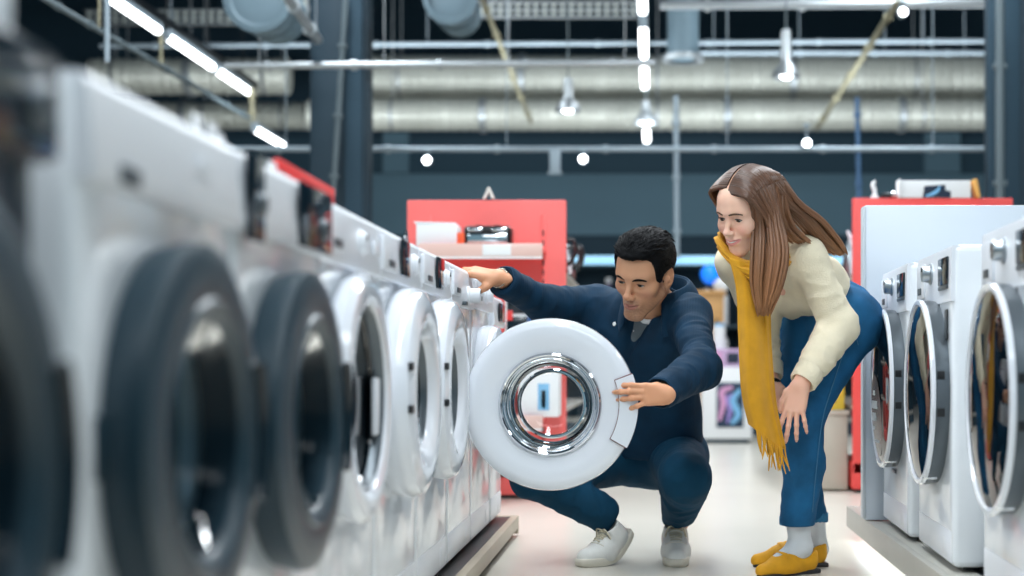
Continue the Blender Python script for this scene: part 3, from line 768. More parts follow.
# white tent card on the unit's top edge
a = P(489, 199, Yg + 0.02)
bm = NB(); zt_ = a.z + 0.001
for s in (-1, 1):
    add_box(bm, (a.x + s * 0.013, a.y, zt_ + 0.028), (0.014, 0.05, 0.064), 0.001, 2, None)
bmesh.ops.delete(bm, geom=list(bm.verts), context='VERTS')
add_prism(bm, [(a.x - 0.03, zt_), (a.x - 0.016, zt_), (a.x, zt_ + 0.034), (a.x + 0.014, zt_), (a.x + 0.03, zt_), (a.x + 0.004, zt_ + 0.058), (a.x - 0.004, zt_ + 0.058)], a.y - 0.02, a.y + 0.02, 'Y')
simple('tent_card', 'small pale peaked card standing on top of the red shelf unit', 'card', bm, CREAM, (a.x, a.y, zt_))
# lower shelves: white box with dark picture, cartons, dark appliances
def carton(name, label, cat, x, y, z, s, m, face=None, group=None):
    t = thing(name, label, cat, (x, y, z), 0, group)
    bm = NB(); add_box(bm, (0, 0, s[2] / 2 + 0.001), s, min(s) * 0.04 + 0.002); mesh_obj('box', bm, m, t)
    if face:
        for fm, fx, fz, fw, fh in face:
            bm = NB(); add_box(bm, (fx * s[0], -s[1] / 2 - 0.0015, fz * s[2]), (fw * s[0], 0.003, fh * s[2]), 0.001); mesh_obj('print_panel', bm, fm, t)
    return t
BLUE = mat('blue_print', srgb(40, 90, 150), 0.4); YEL = mat('yellow_print', srgb(226, 200, 70), 0.5); PINK = mat('pink_print', srgb(206, 150, 190), 0.5)
GREEN = mat('green_print', srgb(120, 160, 80), 0.5); SKY = mat('sky_print', srgb(120, 180, 220), 0.4); NAVYP = mat('navy_print', srgb(20, 36, 60), 0.4)
xb = P(540, 0, Yg - 0.15).x
carton('carton', 'white carton with a dark picture on the low red shelf, seen through the open door', 'carton', xb, Yg - 0.14, 0.422, (0.2, 0.2, 0.24), PAPER, [(SKY, 0.12, 0.42, 0.28, 0.55), (NAVYP, 0.12, 0.38, 0.12, 0.36)])
carton('carton', 'white carton beside the dark-picture carton, behind the open door', 'carton', xb - 0.24, Yg - 0.14, 0.422, (0.2, 0.2, 0.2), CREAM, [(SKY, 0, 0.5, 0.5, 0.4)])
# things peeping out between the hand and the door, on the middle shelf
xm = P(512, 0, Yg - 0.15).x
for k, (m_, w_, lb) in enumerate(((BLUE, 0.035, 'blue spined booklet'), (PAPER, 0.02, 'white spined booklet'), (REDD, 0.028, 'red spined booklet'), (YEL, 0.02, 'yellow spined booklet'), (PAPER, 0.05, 'broad white spined booklet'))):
    bm = NB(); xx = xm + 0.1 + k * 0.045; add_box(bm, (xx, Yg - 0.14, 0.776 + 0.09), (w_, 0.14, 0.18 - 0.012 * k), 0.003)
    simple('booklet', lb + ' standing on the middle red shelf behind the open door', 'booklet', bm, m_, (xx, Yg - 0.14, 0.776), 'booklets on the middle red shelf')
# small dark screens between the hand and the open door
t = thing('tablet', 'dark slanted screen with white frame beyond the reaching hand, on the red shelf', 'tablet', (P(517, 0, 7.6).x, 7.6, 0.776))
bm = NB(); add_box(bm, (0, 0.02, 0.012), (0.1, 0.1, 0.022), 0.004); mesh_obj('stand', bm, PAPER, t)
bm = NB(); add_box(bm, (0.0, 0.0, 0.15), (0.12, 0.016, 0.26), 0.006); mesh_obj('frame', bm, PAPER, t)
bm = NB(); add_box(bm, (0.0, -0.01, 0.215), (0.1, 0.006, 0.11), 0.002); mesh_obj('screen', bm, DKPAN, t)
bm = NB(); add_box(bm, (0.0, -0.01, 0.085), (0.1, 0.006, 0.12), 0.002); mesh_obj('screen', bm, DKPAN, t)
bm = NB(); add_box(bm, (-0.035, -0.012, 0.15), (0.03, 0.006, 0.05), 0.002); mesh_obj('red_tab', bm, REDD, t)

# silver appliances along the unit's right-hand side
def kettle(label, x, y, z, r, h, m=None):
    t = thing('kettle', label, 'kettle', (x, y, z), 0, 'kettles beside the red shelf unit')
    bm = NB(); add_lathe(bm, [(0, 0.004), (r * 0.95, 0.004), (r, 0.02), (r * 0.9, h * 0.5), (r * 0.6, h * 0.85), (r * 0.5, h * 0.9), (0, h * 0.95)], (0, 0, 0), 'Z', 28); mesh_obj('jug', bm, m or STEEL, t)
    bm = NB(); add_lathe(bm, [(0, h * 0.94), (r * 0.2, h * 0.95), (r * 0.16, h), (0, h * 1.02)], (0, 0, 0), 'Z', 16); mesh_obj('lid_knob', bm, BLACK, t)
    bm = NB(); add_tube(bm, catmull([(r * 0.5, 0, h * 0.88), (r * 1.4, 0, h * 0.85), (r * 1.5, 0, h * 0.5), (r * 0.95, 0, h * 0.2)], 12), r * 0.13, 8); mesh_obj('handle', bm, BLACK, t)
    bm = NB(); add_tube(bm, [(-r * 0.7, 0, h * 0.6), (-r * 1.2, 0, h * 0.85)], [r * 0.25, r * 0.12], 10); mesh_obj('spout', bm, m or STEEL, t)
    bm = NB(); add_lathe(bm, [(0, 0), (r * 1.02, 0), (r * 1.02, 0.012), (0, 0.012)], (0, 0, 0), 'Z', 28); mesh_obj('base', bm, BLACK, t)
bx = gb.x - 0.07
for k, (y_, z_, r_, h_, m_) in enumerate(((7.98, 1.161, 0.07, 0.2, STEEL), (8.3, 1.161, 0.075, 0.18, GLOSSW), (8.65, 1.161, 0.075, 0.22, STEEL), (8.0, 0.811, 0.075, 0.22, GLOSSW), (8.35, 0.811, 0.08, 0.2, CHROME), (8.7, 0.811, 0.08, 0.24, GLOSSW))):
    kettle('%s kettle on the %s side shelf of the red unit, %s from the end panel' % (('steel', 'white', 'steel', 'white', 'chrome', 'white')[k], ('upper', 'lower')[k // 3], ('first', 'second', 'third')[k % 3]), bx, y_, z_, r_, h_, m_)

# the red unit on the right, behind the white board
Yr = 8.1
ra, rb = P(853, 198, Yr), P(1013, 198, Yr)
red_unit('red shelf unit behind the white display board, with white sign on top', ra.x, rb.x, Yr, ra.z, 2.4, [0.5])
def sidebox(label, x, y, z, s, m, faces):
    t = thing('carton', label, 'carton', (x, y, z), 0, 'cartons on the side shelf')
    bm = NB(); add_box(bm, (0, 0, s[2] / 2 + 0.001), s, 0.006); mesh_obj('box', bm, m, t)
    for fm, fy, fz, fw, fh in faces:
        bm = NB(); add_box(bm, (-s[0] / 2 - 0.0015, fy * s[1], fz * s[2]), (0.003, fw * s[1], fh * s[2]), 0.001); mesh_obj('print_panel', bm, fm, t)
        bm = NB(); add_box(bm, (fy * s[0], -s[1] / 2 - 0.0015, fz * s[2]), (fw * s[0], 0.003, fh * s[2]), 0.001); mesh_obj('print_panel', bm, fm, t)
xs_ = ra.x - 0.115
for k, (m_, fm, nm) in enumerate(((YEL, PAPER, 'yellow carton nearest the red end panel on the low side shelf'), (CREAM, SKY, 'cream carton behind the yellow one on the low side shelf'), (PAPER, BLUE, 'white carton with blue print third along the low side shelf'), (PINK, PAPER, 'pink carton fourth along the low side shelf'), (CREAM, GREEN, 'cream carton with green print last along the low side shelf'))):
    sidebox(nm, xs_, 8.4 + k * 0.36, 0.436, (0.18, 0.3, 0.26), m_, [(fm, 0, 0.6, 0.7, 0.5), (NAVYP, 0.1, 0.4, 0.25, 0.5)])
for k, (m_, fm, nm) in enumerate(((SKY, PAPER, 'sky blue carton nearest the red end panel on the upper side shelf'), (PAPER, GREEN, 'white carton second along the upper side shelf'), (YEL, PAPER, 'yellow carton third along the upper side shelf'), (GREEN, PAPER, 'green carton fourth along the upper side shelf'))):
    sidebox(nm, xs_ + 0.22, 8.4 + k * 0.36, 0.811, (0.18, 0.3, 0.22), m_, [(fm, 0, 0.5, 0.6, 0.6)])
bm = NB(); add_box(bm, (ra.x - 0.115, 9.2, 0.21), (0.2, 2.0, 0.4), 0.006); add_box(bm, (ra.x - 0.115, 9.2, 0.423), (0.22, 2.02, 0.025), 0.003)
simple('pallet_base', 'beige base block under the cartons beside the red unit', 'base', bm, mat('beige_laminate', srgb(186, 180, 166), 0.5, var=0.05), (ra.x - 0.115, 9.2, 0.001))
# tall white appliances seen right of the woman's back
for k, (y_, h_) in enumerate(((8.35, 0.3), (8.7, 0.26))):
    kettle(('tall white kettle beside the bending woman, on the red unit side shelf', 'steel kettle beside the bending woman, behind the white kettle')[k], xs_ + 0.2, y_, 1.161, 0.07, h_, (GLOSSW, STEEL)[k])

# white folded sign on top with dark picture
zt_ = ra.z + 0.0; a, b = P(900, 205, Yr + 0.02), P(970, 181, Yr + 0.02)
t = thing('sign_box', 'white folded sign with dark blue picture on top of the red unit', 'sign', ((a.x + b.x) / 2, Yr + 0.03, zt_))
w_ = b.x - a.x; h_ = b.z - zt_
bm = NB(); add_box(bm, (0, 0, h_ / 2 + 0.001), (w_, 0.06, h_), 0.003); mesh_obj('card_body', bm, PAPER, t)
bm = NB(); add_box(bm, (-w_ / 2 - 0.006, 0.0, h_ / 2 + 0.004), (0.012, 0.1, h_ * 1.04), 0.002, 2, None); mesh_obj('folded_edge', bm, PAPER, t)
bm = NB(); add_prism(bm, [(-0.07, 0.002), (0.08, 0.002), (0.08, 0.035), (0.05, 0.04), (0.05, 0.07), (-0.06, 0.062)], -0.0335, -0.0305, 'Y'); pc = mesh_obj('picture', bm, NAVYP, t, False)
bm = NB(); add_tube(bm, catmull([(-0.055, -0.0345, 0.01), (-0.02, -0.0345, 0.02), (0.01, -0.0345, 0.04), (0.02, -0.0345, 0.062)], 14), [0.004 + 0.006 * math.sin(PI * i / 13) for i in range(14)], 8, True, 0.15, (0, 0, 1)); mesh_obj('swoosh_print', bm, SKY, pc)
bm = NB(); add_box(bm, (w_ / 2 + 0.03, 0.0, 0.05), (0.02, 0.1, 0.1), 0.003, 2, Matrix.Rotation(-0.2, 3, 'Y'))
simple('binder', 'thin orange and white binder leaning beside the white sign on the red unit', 'binder', bm, mat('orange_binder', srgb(226, 170, 90), 0.5), (0, 0, 0)).location = ((a.x + b.x) / 2, Yr + 0.03, zt_ + 0.001)
# little tap and coil
q = P(875, 197, Yr + 0.02)
t = thing('tap', 'small white tap standing on top of the red unit', 'tap', (q.x, Yr + 0.03, zt_))
bm = NB(); add_lathe(bm, [(0, 0), (0.022, 0), (0.022, 0.012), (0.012, 0.02), (0.012, 0.05), (0, 0.052)], (0, 0, 0), 'Z', 20); mesh_obj('stem', bm, PAPER, t)
bm = NB(); add_tube(bm, catmull([(0, 0, 0.045), (-0.01, 0, 0.075), (0.004, 0, 0.095)], 8), [0.012, 0.013, 0.013, 0.012, 0.011, 0.01, 0.008, 0.005], 10); mesh_obj('spout', bm, PAPER, t)
q = P(888, 197, Yr + 0.02)
t = thing('hose_fitting', 'dark hose fitting lying beside the small white tap', 'fitting', (q.x, Yr + 0.03, zt_))
bm = NB(); add_tube(bm, catmull([(-0.04, 0, 0.012), (-0.01, 0, 0.02), (0.02, 0, 0.014), (0.05, 0, 0.02)], 12), 0.012, 10); mesh_obj('hose', bm, BLACK, t)
bm = NB(); add_tube(bm, [(0.02, 0, 0.022), (0.055, 0, 0.02)], [0.018, 0.015], 12); mesh_obj('nozzle', bm, CHROME, t)

# ================================================================ the dim shelves at the far end
Yb = 14.6
xl, xr = P(560, 0, Yb).x, 2.6
zc0, zc1 = P(0, 266, Yb).z, P(0, 255, Yb).z
t = thing('long_shelving', 'long dark shelving with a glowing blue edge behind the two people', 'shelving', ((xl + xr) / 2, Yb, 0))
W_ = xr - xl
bm = NB(); add_box(bm, (0, 0.5, 0.85), (W_, 0.05, 1.7), 0.004); mesh_obj('back_board', bm, TEALD, t)
bm = NB(); add_box(bm, (0, 0.25, zc0 + (zc1 - zc0) / 2), (W_, 0.5, (zc1 - zc0)), 0.01); cn = mesh_obj('canopy', bm, TEALM, t)
bm = NB(); add_box(bm, (0, -0.01, (zc0 + zc1) / 2), (W_ - 0.02, 0.03, (zc1 - zc0) * 0.8), 0.008); mesh_obj('light_strip', bm, LEDB, cn)
for z in (0.15, 0.6, 1.05):
    bm = NB(); add_box(bm, (0, 0.27, z), (W_, 0.44, 0.03), 0.004); mesh_obj('shelf', bm, PLINTH if z < 0.7 else COLL, t)
for k in range(5):
    bm = NB(); add_box(bm, (-W_ / 2 + 0.02 + k * (W_ - 0.04) / 4, 0.26, 0.85), (0.035, 0.46, 1.68), 0.003); mesh_obj('upright', bm, BLACK, t)
bm = NB(); add_box(bm, (0, 0.28, 0.065), (W_, 0.42, 0.13), 0.003); mesh_obj('base', bm, COLM, t)
rnd = random.Random(11)
def bottle(label, x, y, z, r, h, m, mc):
    t = thing('bottle', label, 'bottle', (x, y, z), 0, 'bottles on the dim shelving')
    bm = NB(); add_lathe(bm, [(0, 0), (r, 0.001), (r, h * 0.6), (r * 0.4, h * 0.75), (r * 0.38, h * 0.9), (0, h * 0.9)], (0, 0, 0), 'Z', 20); mesh_obj('flask', bm, m, t)
    bm = NB(); add_lathe(bm, [(0, h * 0.89), (r * 0.45, h * 0.89), (r * 0.45, h), (0, h)], (0, 0, 0), 'Z', 16); mesh_obj('cap', bm, mc, t)
DKB = mat('dark_bottle', srgb(24, 34, 46), 0.25); PURP = mat('mauve_bottle', srgb(96, 84, 120), 0.3)
cols = [(DKB, 'dark'), (PURP, 'mauve'), (PAPER, 'white'), (BLUE, 'blue'), (WOOD, 'amber')]
ups = [(xl + xr) / 2 - W_ / 2 + 0.02 + q_ * (W_ - 0.04) / 4 for q_ in range(5)]
k = 0
x = P(574, 0, Yb + 0.2).x
while x < 1.3:
    while any(abs(x - u_) < 0.1 for u_ in ups): x += 0.03
    m_, nm = cols[(k * 3 + k // 4) % 5]
    h_ = (0.3, 0.42, 0.36, 0.25, 0.46)[(k * 2) % 5]
    bottle('%s bottle, number %d along the top shelf counted from the red unit' % (nm, k + 1), x, Yb + 0.2, 1.066, 0.045 + 0.012 * (k % 3), h_, m_, PAPER if nm != 'white' else BLUE)
    x += 0.15 + 0.035 * ((k * 7) % 3); k += 1
k = 0; x = P(668, 0, Yb + 0.2).x
while x < 1.3:
    while any(abs(x - u_) < 0.13 for u_ in ups): x += 0.03
    m_ = (NAVYP, PINK, PAPER, BLUE, DKB)[k % 5]; nm = ('navy', 'pink', 'white', 'blue', 'black')[k % 5]
    carton('carton', '%s carton, number %d along the middle dim shelf behind the people' % (nm, k + 1), 'carton', x, Yb + 0.25, 0.616, (0.2, 0.26, 0.2 + 0.06 * (k % 3)), m_, [(PAPER if nm != 'white' else PINK, 0, 0.5, 0.6, 0.4)], 'cartons on the dim shelving')
    x += 0.24; k += 1
# tan cabinet block, blue lamp, white balls in front of it
Yc = 13.9
a, b = P(684, 290, Yc), P(724, 336, Yc)
t = thing('cabinet', 'tan wooden cabinet between the man and the yellow scarf', 'cabinet', ((a.x + b.x) / 2, Yc + 0.2, 0))
w_ = b.x - a.x
bm = NB(); add_box(bm, (0, 0, a.z / 2 + 0.08), (w_, 0.4, a.z - 0.16), 0.008); mesh_obj('carcass', bm, WOOD, t)
bm = NB(); add_box(bm, (0, 0, a.z - 0.03), (w_ + 0.04, 0.44, 0.03), 0.005); mesh_obj('top', bm, WOOD, t)
bm = NB(); add_box(bm, (0, -0.205, a.z * 0.78), (w_ * 0.8, 0.014, a.z * 0.25), 0.004); d = mesh_obj('door', bm, WOOD, t)
bm = NB(); add_box(bm, (w_ * 0.3, -0.222, a.z * 0.78), (0.015, 0.02, 0.08), 0.003); mesh_obj('handle', bm, BLACK, d)
for sx in (-1, 1):
    for sy in (-1, 1):
        bm = NB(); add_box(bm, (sx * w_ * 0.42, sy * 0.17, 0.08), (0.035, 0.035, 0.16), 0.004); mesh_obj('leg', bm, WOOD, t)
q = P(711, 274, Yc + 0.15)
t = thing('globe_lamp', 'round blue glowing lamp on the tan cabinet', 'lamp', (q.x, Yc + 0.2, a.z - 0.013))
bm = NB(); hc_ = q.z - a.z + 0.013
bmesh.ops.create_uvsphere(bm, u_segments=28, v_segments=18, radius=0.095); bmesh.ops.translate(bm, vec=(0, 0, hc_), verts=bm.verts); mesh_obj('globe', bm, mat('blue_globe', srgb(30, 120, 230), 0.2, emit=srgb(20, 120, 255), estr=0.9), t)
bm = NB(); add_lathe(bm, [(0, 0), (0.06, 0), (0.05, 0.015), (0.012, 0.025), (0.012, hc_ - 0.09), (0.04, hc_ - 0.085), (0.0, hc_ - 0.08)], (0, 0, 0), 'Z', 20); mesh_obj('stand', bm, BLACK, t)
t = thing('jar', 'white round jar on the tan cabinet beside the blue lamp', 'jar', (P(721, 0, Yc + 0.1).x, Yc + 0.08, a.z - 0.013))
bm = NB(); add_lathe(bm, [(0, 0), (0.05, 0.001), (0.075, 0.04), (0.07, 0.085), (0.04, 0.11), (0, 0.112)], (0, 0, 0), 'Z', 24); mesh_obj('pot', bm, PAPER, t)
bm = NB(); add_lathe(bm, [(0, 0.108), (0.045, 0.11), (0.04, 0.122), (0.012, 0.126), (0.012, 0.14), (0, 0.142)], (0, 0, 0), 'Z', 20); mesh_obj('lid', bm, PAPER, t)
# white pedestal with swirl picture and a mauve box on it
Yw = 13.2
a, b = P(702, 367, Yw), P(752, 440, Yw)
w_ = b.x - a.x; h_ = a.z
t = thing('poster_stand', 'white box stand with a pink and blue swirl picture on its front', 'display stand', ((a.x + b.x) / 2, Yw + 0.2, 0))
bm = NB(); add_box(bm, (0, 0, h_ / 2 + 0.02), (w_, 0.4, h_ - 0.04), 0.006); mesh_obj('box', bm, PAPER, t)
bm = NB(); add_box(bm, (0, 0, 0.02), (w_ - 0.05, 0.36, 0.04), 0.003); mesh_obj('foot', bm, COLL, t)
pw, ph = 27 * Yw / F, 45 * Yw / F; pcx = (P(730, 0, Yw).x - (a.x + b.x) / 2); pcz = P(0, 405, Yw).z
bm = NB(); add_box(bm, (pcx, -0.203, pcz), (pw, 0.008, ph), 0.001); pic = mesh_obj('picture', bm, mat('picture_ground', srgb(16, 48, 74), 0.4), t)
for (m_, pts, r_) in ((PINK, [(-0.4, -0.35), (-0.25, 0.05), (-0.3, 0.3), (0.1, 0.4)], 0.028), (SKY, [(0.4, 0.35), (0.1, 0.1), (0.3, -0.2), (0.05, -0.42)], 0.03), (mat('lilac_print', srgb(150, 130, 200), 0.4), [(-0.1, -0.4), (0.0, -0.1), (-0.1, 0.15), (0.25, 0.25)], 0.02)):
    bm = NB(); add_tube(bm, catmull([(pcx + u * pw, -0.2085, pcz + v * ph) for u, v in pts], 20), [r_ * (0.5 + 0.5 * math.sin(PI * i / 19)) for i in range(20)], 8, True, 0.06, (1, 0, 0)); mesh_obj('swirl_print', bm, m_, pic)
q0, q1 = P(707, 349, Yw), P(742, 367, Yw)
carton('carton', 'mauve carton with pink print lying on the white box stand', 'carton', (q0.x + q1.x) / 2, Yw + 0.18, h_, (q1.x - q0.x, 0.3, q0.z - h_), mat('mauve_carton', srgb(190, 160, 196), 0.5), [(NAVYP, 0.25, 0.5, 0.35, 0.6), (PINK, -0.25, 0.5, 0.35, 0.7)])
q0 = P(720, 335, Yw)
t = thing('jar', 'white upright jar on the mauve carton', 'jar', (q0.x, Yw + 0.18, q1.z + (q0.z - q1.z) * 0 + P(0, 349, Yw).z - h_ - (q1.z - h_) + 0.002))
t.location.z = P(0, 349, Yw).z + 0.002
bm = NB(); add_lathe(bm, [(0, 0), (0.055, 0.001), (0.055, 0.19), (0.045, 0.2), (0, 0.2)], (0, 0, 0), 'Z', 24); mesh_obj('pot', bm, PAPER, t)
bm = NB(); add_lathe(bm, [(0, 0.2), (0.05, 0.2), (0.048, 0.225), (0, 0.228)], (0, 0, 0), 'Z', 24); mesh_obj('lid', bm, SKY, t)
# wooden stool left of it
q = P(692, 392, 13.5)
t = thing('wooden_stool', 'brown wooden stool beside the white box stand', 'stool', (q.x, 13.62, 0))
bm = NB(); add_box(bm, (0, 0, q.z - 0.015), (0.2, 0.2, 0.03), 0.006); mesh_obj('seat', bm, WOOD, t)
for sx in (-1, 1):
    for sy in (-1, 1):
        bm = NB(); add_tube(bm, [(sx * 0.085, sy * 0.085, 0), (sx * 0.07, sy * 0.07, q.z - 0.03)], 0.016, 8); mesh_obj('leg', bm, WOOD, t)
bm = NB(); add_box(bm, (0, -0.077, 0.15), (0.14, 0.015, 0.025), 0.002); mesh_obj('stretcher', bm, WOOD, t)

# ================================================================ sculpting: blended distance fields turned into one surface
def vadd(a, b): return (a[0] + b[0], a[1] + b[1], a[2] + b[2])

class Sculpt:
    """ops are blended in order; every op works in its own bounding box.  M maps local to world."""
    def __init__(s): s.ops = []; s.M = Matrix.Identity(4); s.fields = []
    def _pt(s, p): return np.array(s.M @ Vector(p))
    def cone(s, a, b, ra, rb=None, k=0.02, sub=False, flat=None):
        """tapered capsule; flat=(dir, f): squashed by f along dir"""
        rb = ra if rb is None else rb
        A, B = s._pt(a), s._pt(b); sc_ = s.M.to_3x3().col[0].length; ra *= sc_; rb *= sc_; k *= sc_
        m = max(ra, rb) + max(k, 0.03) + 0.02
        lo = np.minimum(A, B) - m; hi = np.maximum(A, B) + m
        ba = B - A; L2 = float(ba @ ba) + 1e-12
        fd = None
        if flat is not None:
            d = np.array((s.M.to_3x3() @ Vector(flat[0])).normalized()); fd = (d, flat[1]); 
        def f(X, Y, Z):
            px, py, pz = X - A[0], Y - A[1], Z - A[2]
            t = np.clip((px * ba[0] + py * ba[1] + pz * ba[2]) / L2, 0, 1)
            qx, qy, qz = px - t * ba[0], py - t * ba[1], pz - t * ba[2]
            if fd is not None:
                h = qx * fd[0][0] + qy * fd[0][1] + qz * fd[0][2]; g = h / fd[1] - h
                qx = qx + g * fd[0][0]; qy = qy + g * fd[0][1]; qz = qz + g * fd[0][2]
            return np.sqrt(qx * qx + qy * qy + qz * qz) - (ra + (rb - ra) * t)
        s.ops.append((f, lo, hi, k, sub)); return s
    def chain(s, pts, rads, k=0.02, sub=False, flat=None):
        for i in range(len(pts) - 1): s.cone(pts[i], pts[i + 1], rads[i], rads[i + 1], k, sub, flat)
        return s
    def ell(s, c, r, k=0.02, sub=False, rot=None):
        Cc = s._pt(c); R = s.M.to_3x3().normalized(); sc_ = s.M.to_3x3().col[0].length
        if rot is not None: R = R @ Euler(rot).to_matrix()
        Rn = np.array(R).T; r = np.array(r) * sc_; k *= sc_
        m = r.max() + max(k, 0.03) + 0.02
        def f(X, Y, Z):
            px, py, pz = X - Cc[0], Y - Cc[1], Z - Cc[2]
            u = [Rn[i][0] * px + Rn[i][1] * py + Rn[i][2] * pz for i in range(3)]
            k0 = np.sqrt(sum((u[i] / r[i]) ** 2 for i in range(3))); k1 = np.sqrt(sum((u[i] / r[i] ** 2) ** 2 for i in range(3))) + 1e-9
            return k0 * (k0 - 1) / k1
        s.ops.append((f, Cc - m, Cc + m, k, sub)); return s
    def box(s, c, h, r=0.01, k=0.01, sub=False, rot=None):
        Cc = s._pt(c); R = s.M.to_3x3().normalized(); sc_ = s.M.to_3x3().col[0].length
        if rot is not None: R = R @ Euler(rot).to_matrix()
        Rn = np.array(R).T; h = np.array(h) * sc_; r *= sc_; k *= sc_
        m = float(np.linalg.norm(h)) + max(k, 0.03) + 0.02
        def f(X, Y, Z):
            px, py, pz = X - Cc[0], Y - Cc[1], Z - Cc[2]
            u = [np.abs(Rn[i][0] * px + Rn[i][1] * py + Rn[i][2] * pz) - (h[i] - r) for i in range(3)]
            o = np.sqrt(sum(np.maximum(v, 0) ** 2 for v in u))
            return o + np.minimum(np.maximum(np.maximum(u[0], u[1]), u[2]), 0) - r
        s.ops.append((f, Cc - m, Cc + m, k, sub)); return s
    def cut(s, c, n, R, k=0.004):
        """remove what lies beyond the plane through c (normal n), within distance R of c"""
        Cc = s._pt(c); n = np.array((s.M.to_3x3() @ Vector(n)).normalized())
        def f(X, Y, Z):
            px, py, pz = X - Cc[0], Y - Cc[1], Z - Cc[2]
            pl = -(px * n[0] + py * n[1] + pz * n[2])
            return np.maximum(pl, np.sqrt(px * px + py * py + pz * pz) - R)
        s.ops.append((f, Cc - R - 0.03, Cc + R + 0.03, k, True)); return s
    def field(s, g): s.fields.append(g); return s
    def build(s, res, fine=(), pad=0.02):
        lo = np.min([o[1] for o in s.ops if not o[4]], axis=0) - pad + 0.02; hi = np.max([o[2] for o in s.ops if not o[4]], axis=0) + pad - 0.02
        ax = []
        for d in range(3):
            marks = []
            x = lo[d]; pts = [x]
            while x < hi[d]:
                h = res
                for (flo, fhi, fr) in fine:
                    if flo[d] - 0.02 <= x <= fhi[d] + 0.02: h = min(h, fr)
                # soften the change of spacing
                if len(pts) > 1: h = min(h, (pts[-1] - pts[-2]) * 1.25)
                x += h; pts.append(x)
            ax.append(np.array(pts, dtype=np.float32))
        D = np.full([len(a) for a in ax], 0.08, dtype=np.float32)
        def sl(l, h): return tuple(slice(max(0, int(np.searchsorted(ax[d], l[d])) - 1), int(np.searchsorted(ax[d], h[d])) + 1) for d in range(3))
        for f, l, h, k, sub in s.ops:
            q = sl(l, h)
            X, Y, Z = ax[0][q[0]][:, None, None], ax[1][q[1]][None, :, None], ax[2][q[2]][None, None, :]
            if X.size == 0 or Y.size == 0 or Z.size == 0: continue
            d = f(X, Y, Z).astype(np.float32); o = D[q]
            if sub:
                d = -d
                if k > 0: hh = np.maximum(k - np.abs(o - d), 0) / k; D[q] = np.maximum(o, d) + hh * hh * k * 0.25
                else: D[q] = np.maximum(o, d)
            else:
                if k > 0: hh = np.maximum(k - np.abs(o - d), 0) / k; D[q] = np.minimum(o, d) - hh * hh * k * 0.25
                else: D[q] = np.minimum(o, d)
        for g in s.fields:
            m = np.abs(D) < 0.03
            i, j, k_ = np.nonzero(m)
            D[i, j, k_] += g(ax[0][i], ax[1][j], ax[2][k_]).astype(np.float32)
        return surface_net(D, ax)

def surface_net(D, ax):
    S = D < 0
    c = sum(S[a:S.shape[0] - 1 + a, b:S.shape[1] - 1 + b, d:S.shape[2] - 1 + d].astype(np.int8) for a in (0, 1) for b in (0, 1) for d in (0, 1))
    act = (c > 0) & (c < 8)
    I, J, K = np.nonzero(act)
    idx = np.full(act.shape, -1, dtype=np.int32); idx[I, J, K] = np.arange(len(I))
    acc = np.zeros((len(I), 3)); cnt = np.zeros(len(I))
    for d in range(3):
        o1, o2 = [e for e in range(3) if e != d]
        for a in (0, 1):
            for b in (0, 1):
                off = [0, 0, 0]; off[o1] = a; off[o2] = b
                p = [I + off[0], J + off[1], K + off[2]]; q = list(p); q[d] = p[d] + 1
                Da = D[tuple(p)].astype(np.float64); Db = D[tuple(q)].astype(np.float64)
                m = (Da < 0) != (Db < 0)
                t = np.where(m, Da / np.where(m, Da - Db, 1), 0)
                for e in range(3):
                    v = ax[e][p[e]].astype(np.float64)
                    if e == d: v = v + t * (ax[e][q[e]] - ax[e][p[e]])
                    acc[:, e] += np.where(m, v, 0)
                cnt += m
    V = acc / cnt[:, None]
    Fq = []
    for d in range(3):
        o1, o2 = [(1, 2), (2, 0), (0, 1)][d]
        sa = [slice(None)] * 3; sb = [slice(None)] * 3
        sa[d] = slice(0, -1); sb[d] = slice(1, None)
        A, B = S[tuple(sa)], S[tuple(sb)]
        E = A != B
        p = np.nonzero(E); p = [np.array(x) for x in p]
        ok = (p[o1] > 0) & (p[o2] > 0) & (p[o1] < D.shape[o1] - 1) & (p[o2] < D.shape[o2] - 1)
        p = [x[ok] for x in p]
        inside = A[tuple(p)]
        def cell(da, db):
            q = [x.copy() for x in p]; q[o1] += da; q[o2] += db
            return idx[tuple(q)]
        quad = np.stack([cell(-1, -1), cell(0, -1), cell(0, 0), cell(-1, 0)], axis=1)
        quad[~inside] = quad[~inside][:, ::-1]
        Fq.append(quad)
    Fq = np.concatenate(Fq); Fq = Fq[(Fq >= 0).all(axis=1)]
    return V, Fq

def relax(V, Fq, n=2, lam=0.5):
    """light smoothing of the grid steps"""
    e = np.concatenate([Fq[:, [0, 1]], Fq[:, [1, 2]], Fq[:, [2, 3]], Fq[:, [3, 0]]])
    for _ in range(n):
        A = np.zeros_like(V); N = np.zeros(len(V))
        for d in range(3):
            A[:, d] = np.bincount(e[:, 0], V[e[:, 1], d], len(V)) + np.bincount(e[:, 1], V[e[:, 0], d], len(V))
        N = np.bincount(e[:, 0], minlength=len(V)) + np.bincount(e[:, 1], minlength=len(V))
        V = V + lam * (A / np.maximum(N, 1)[:, None] - V)
    return V

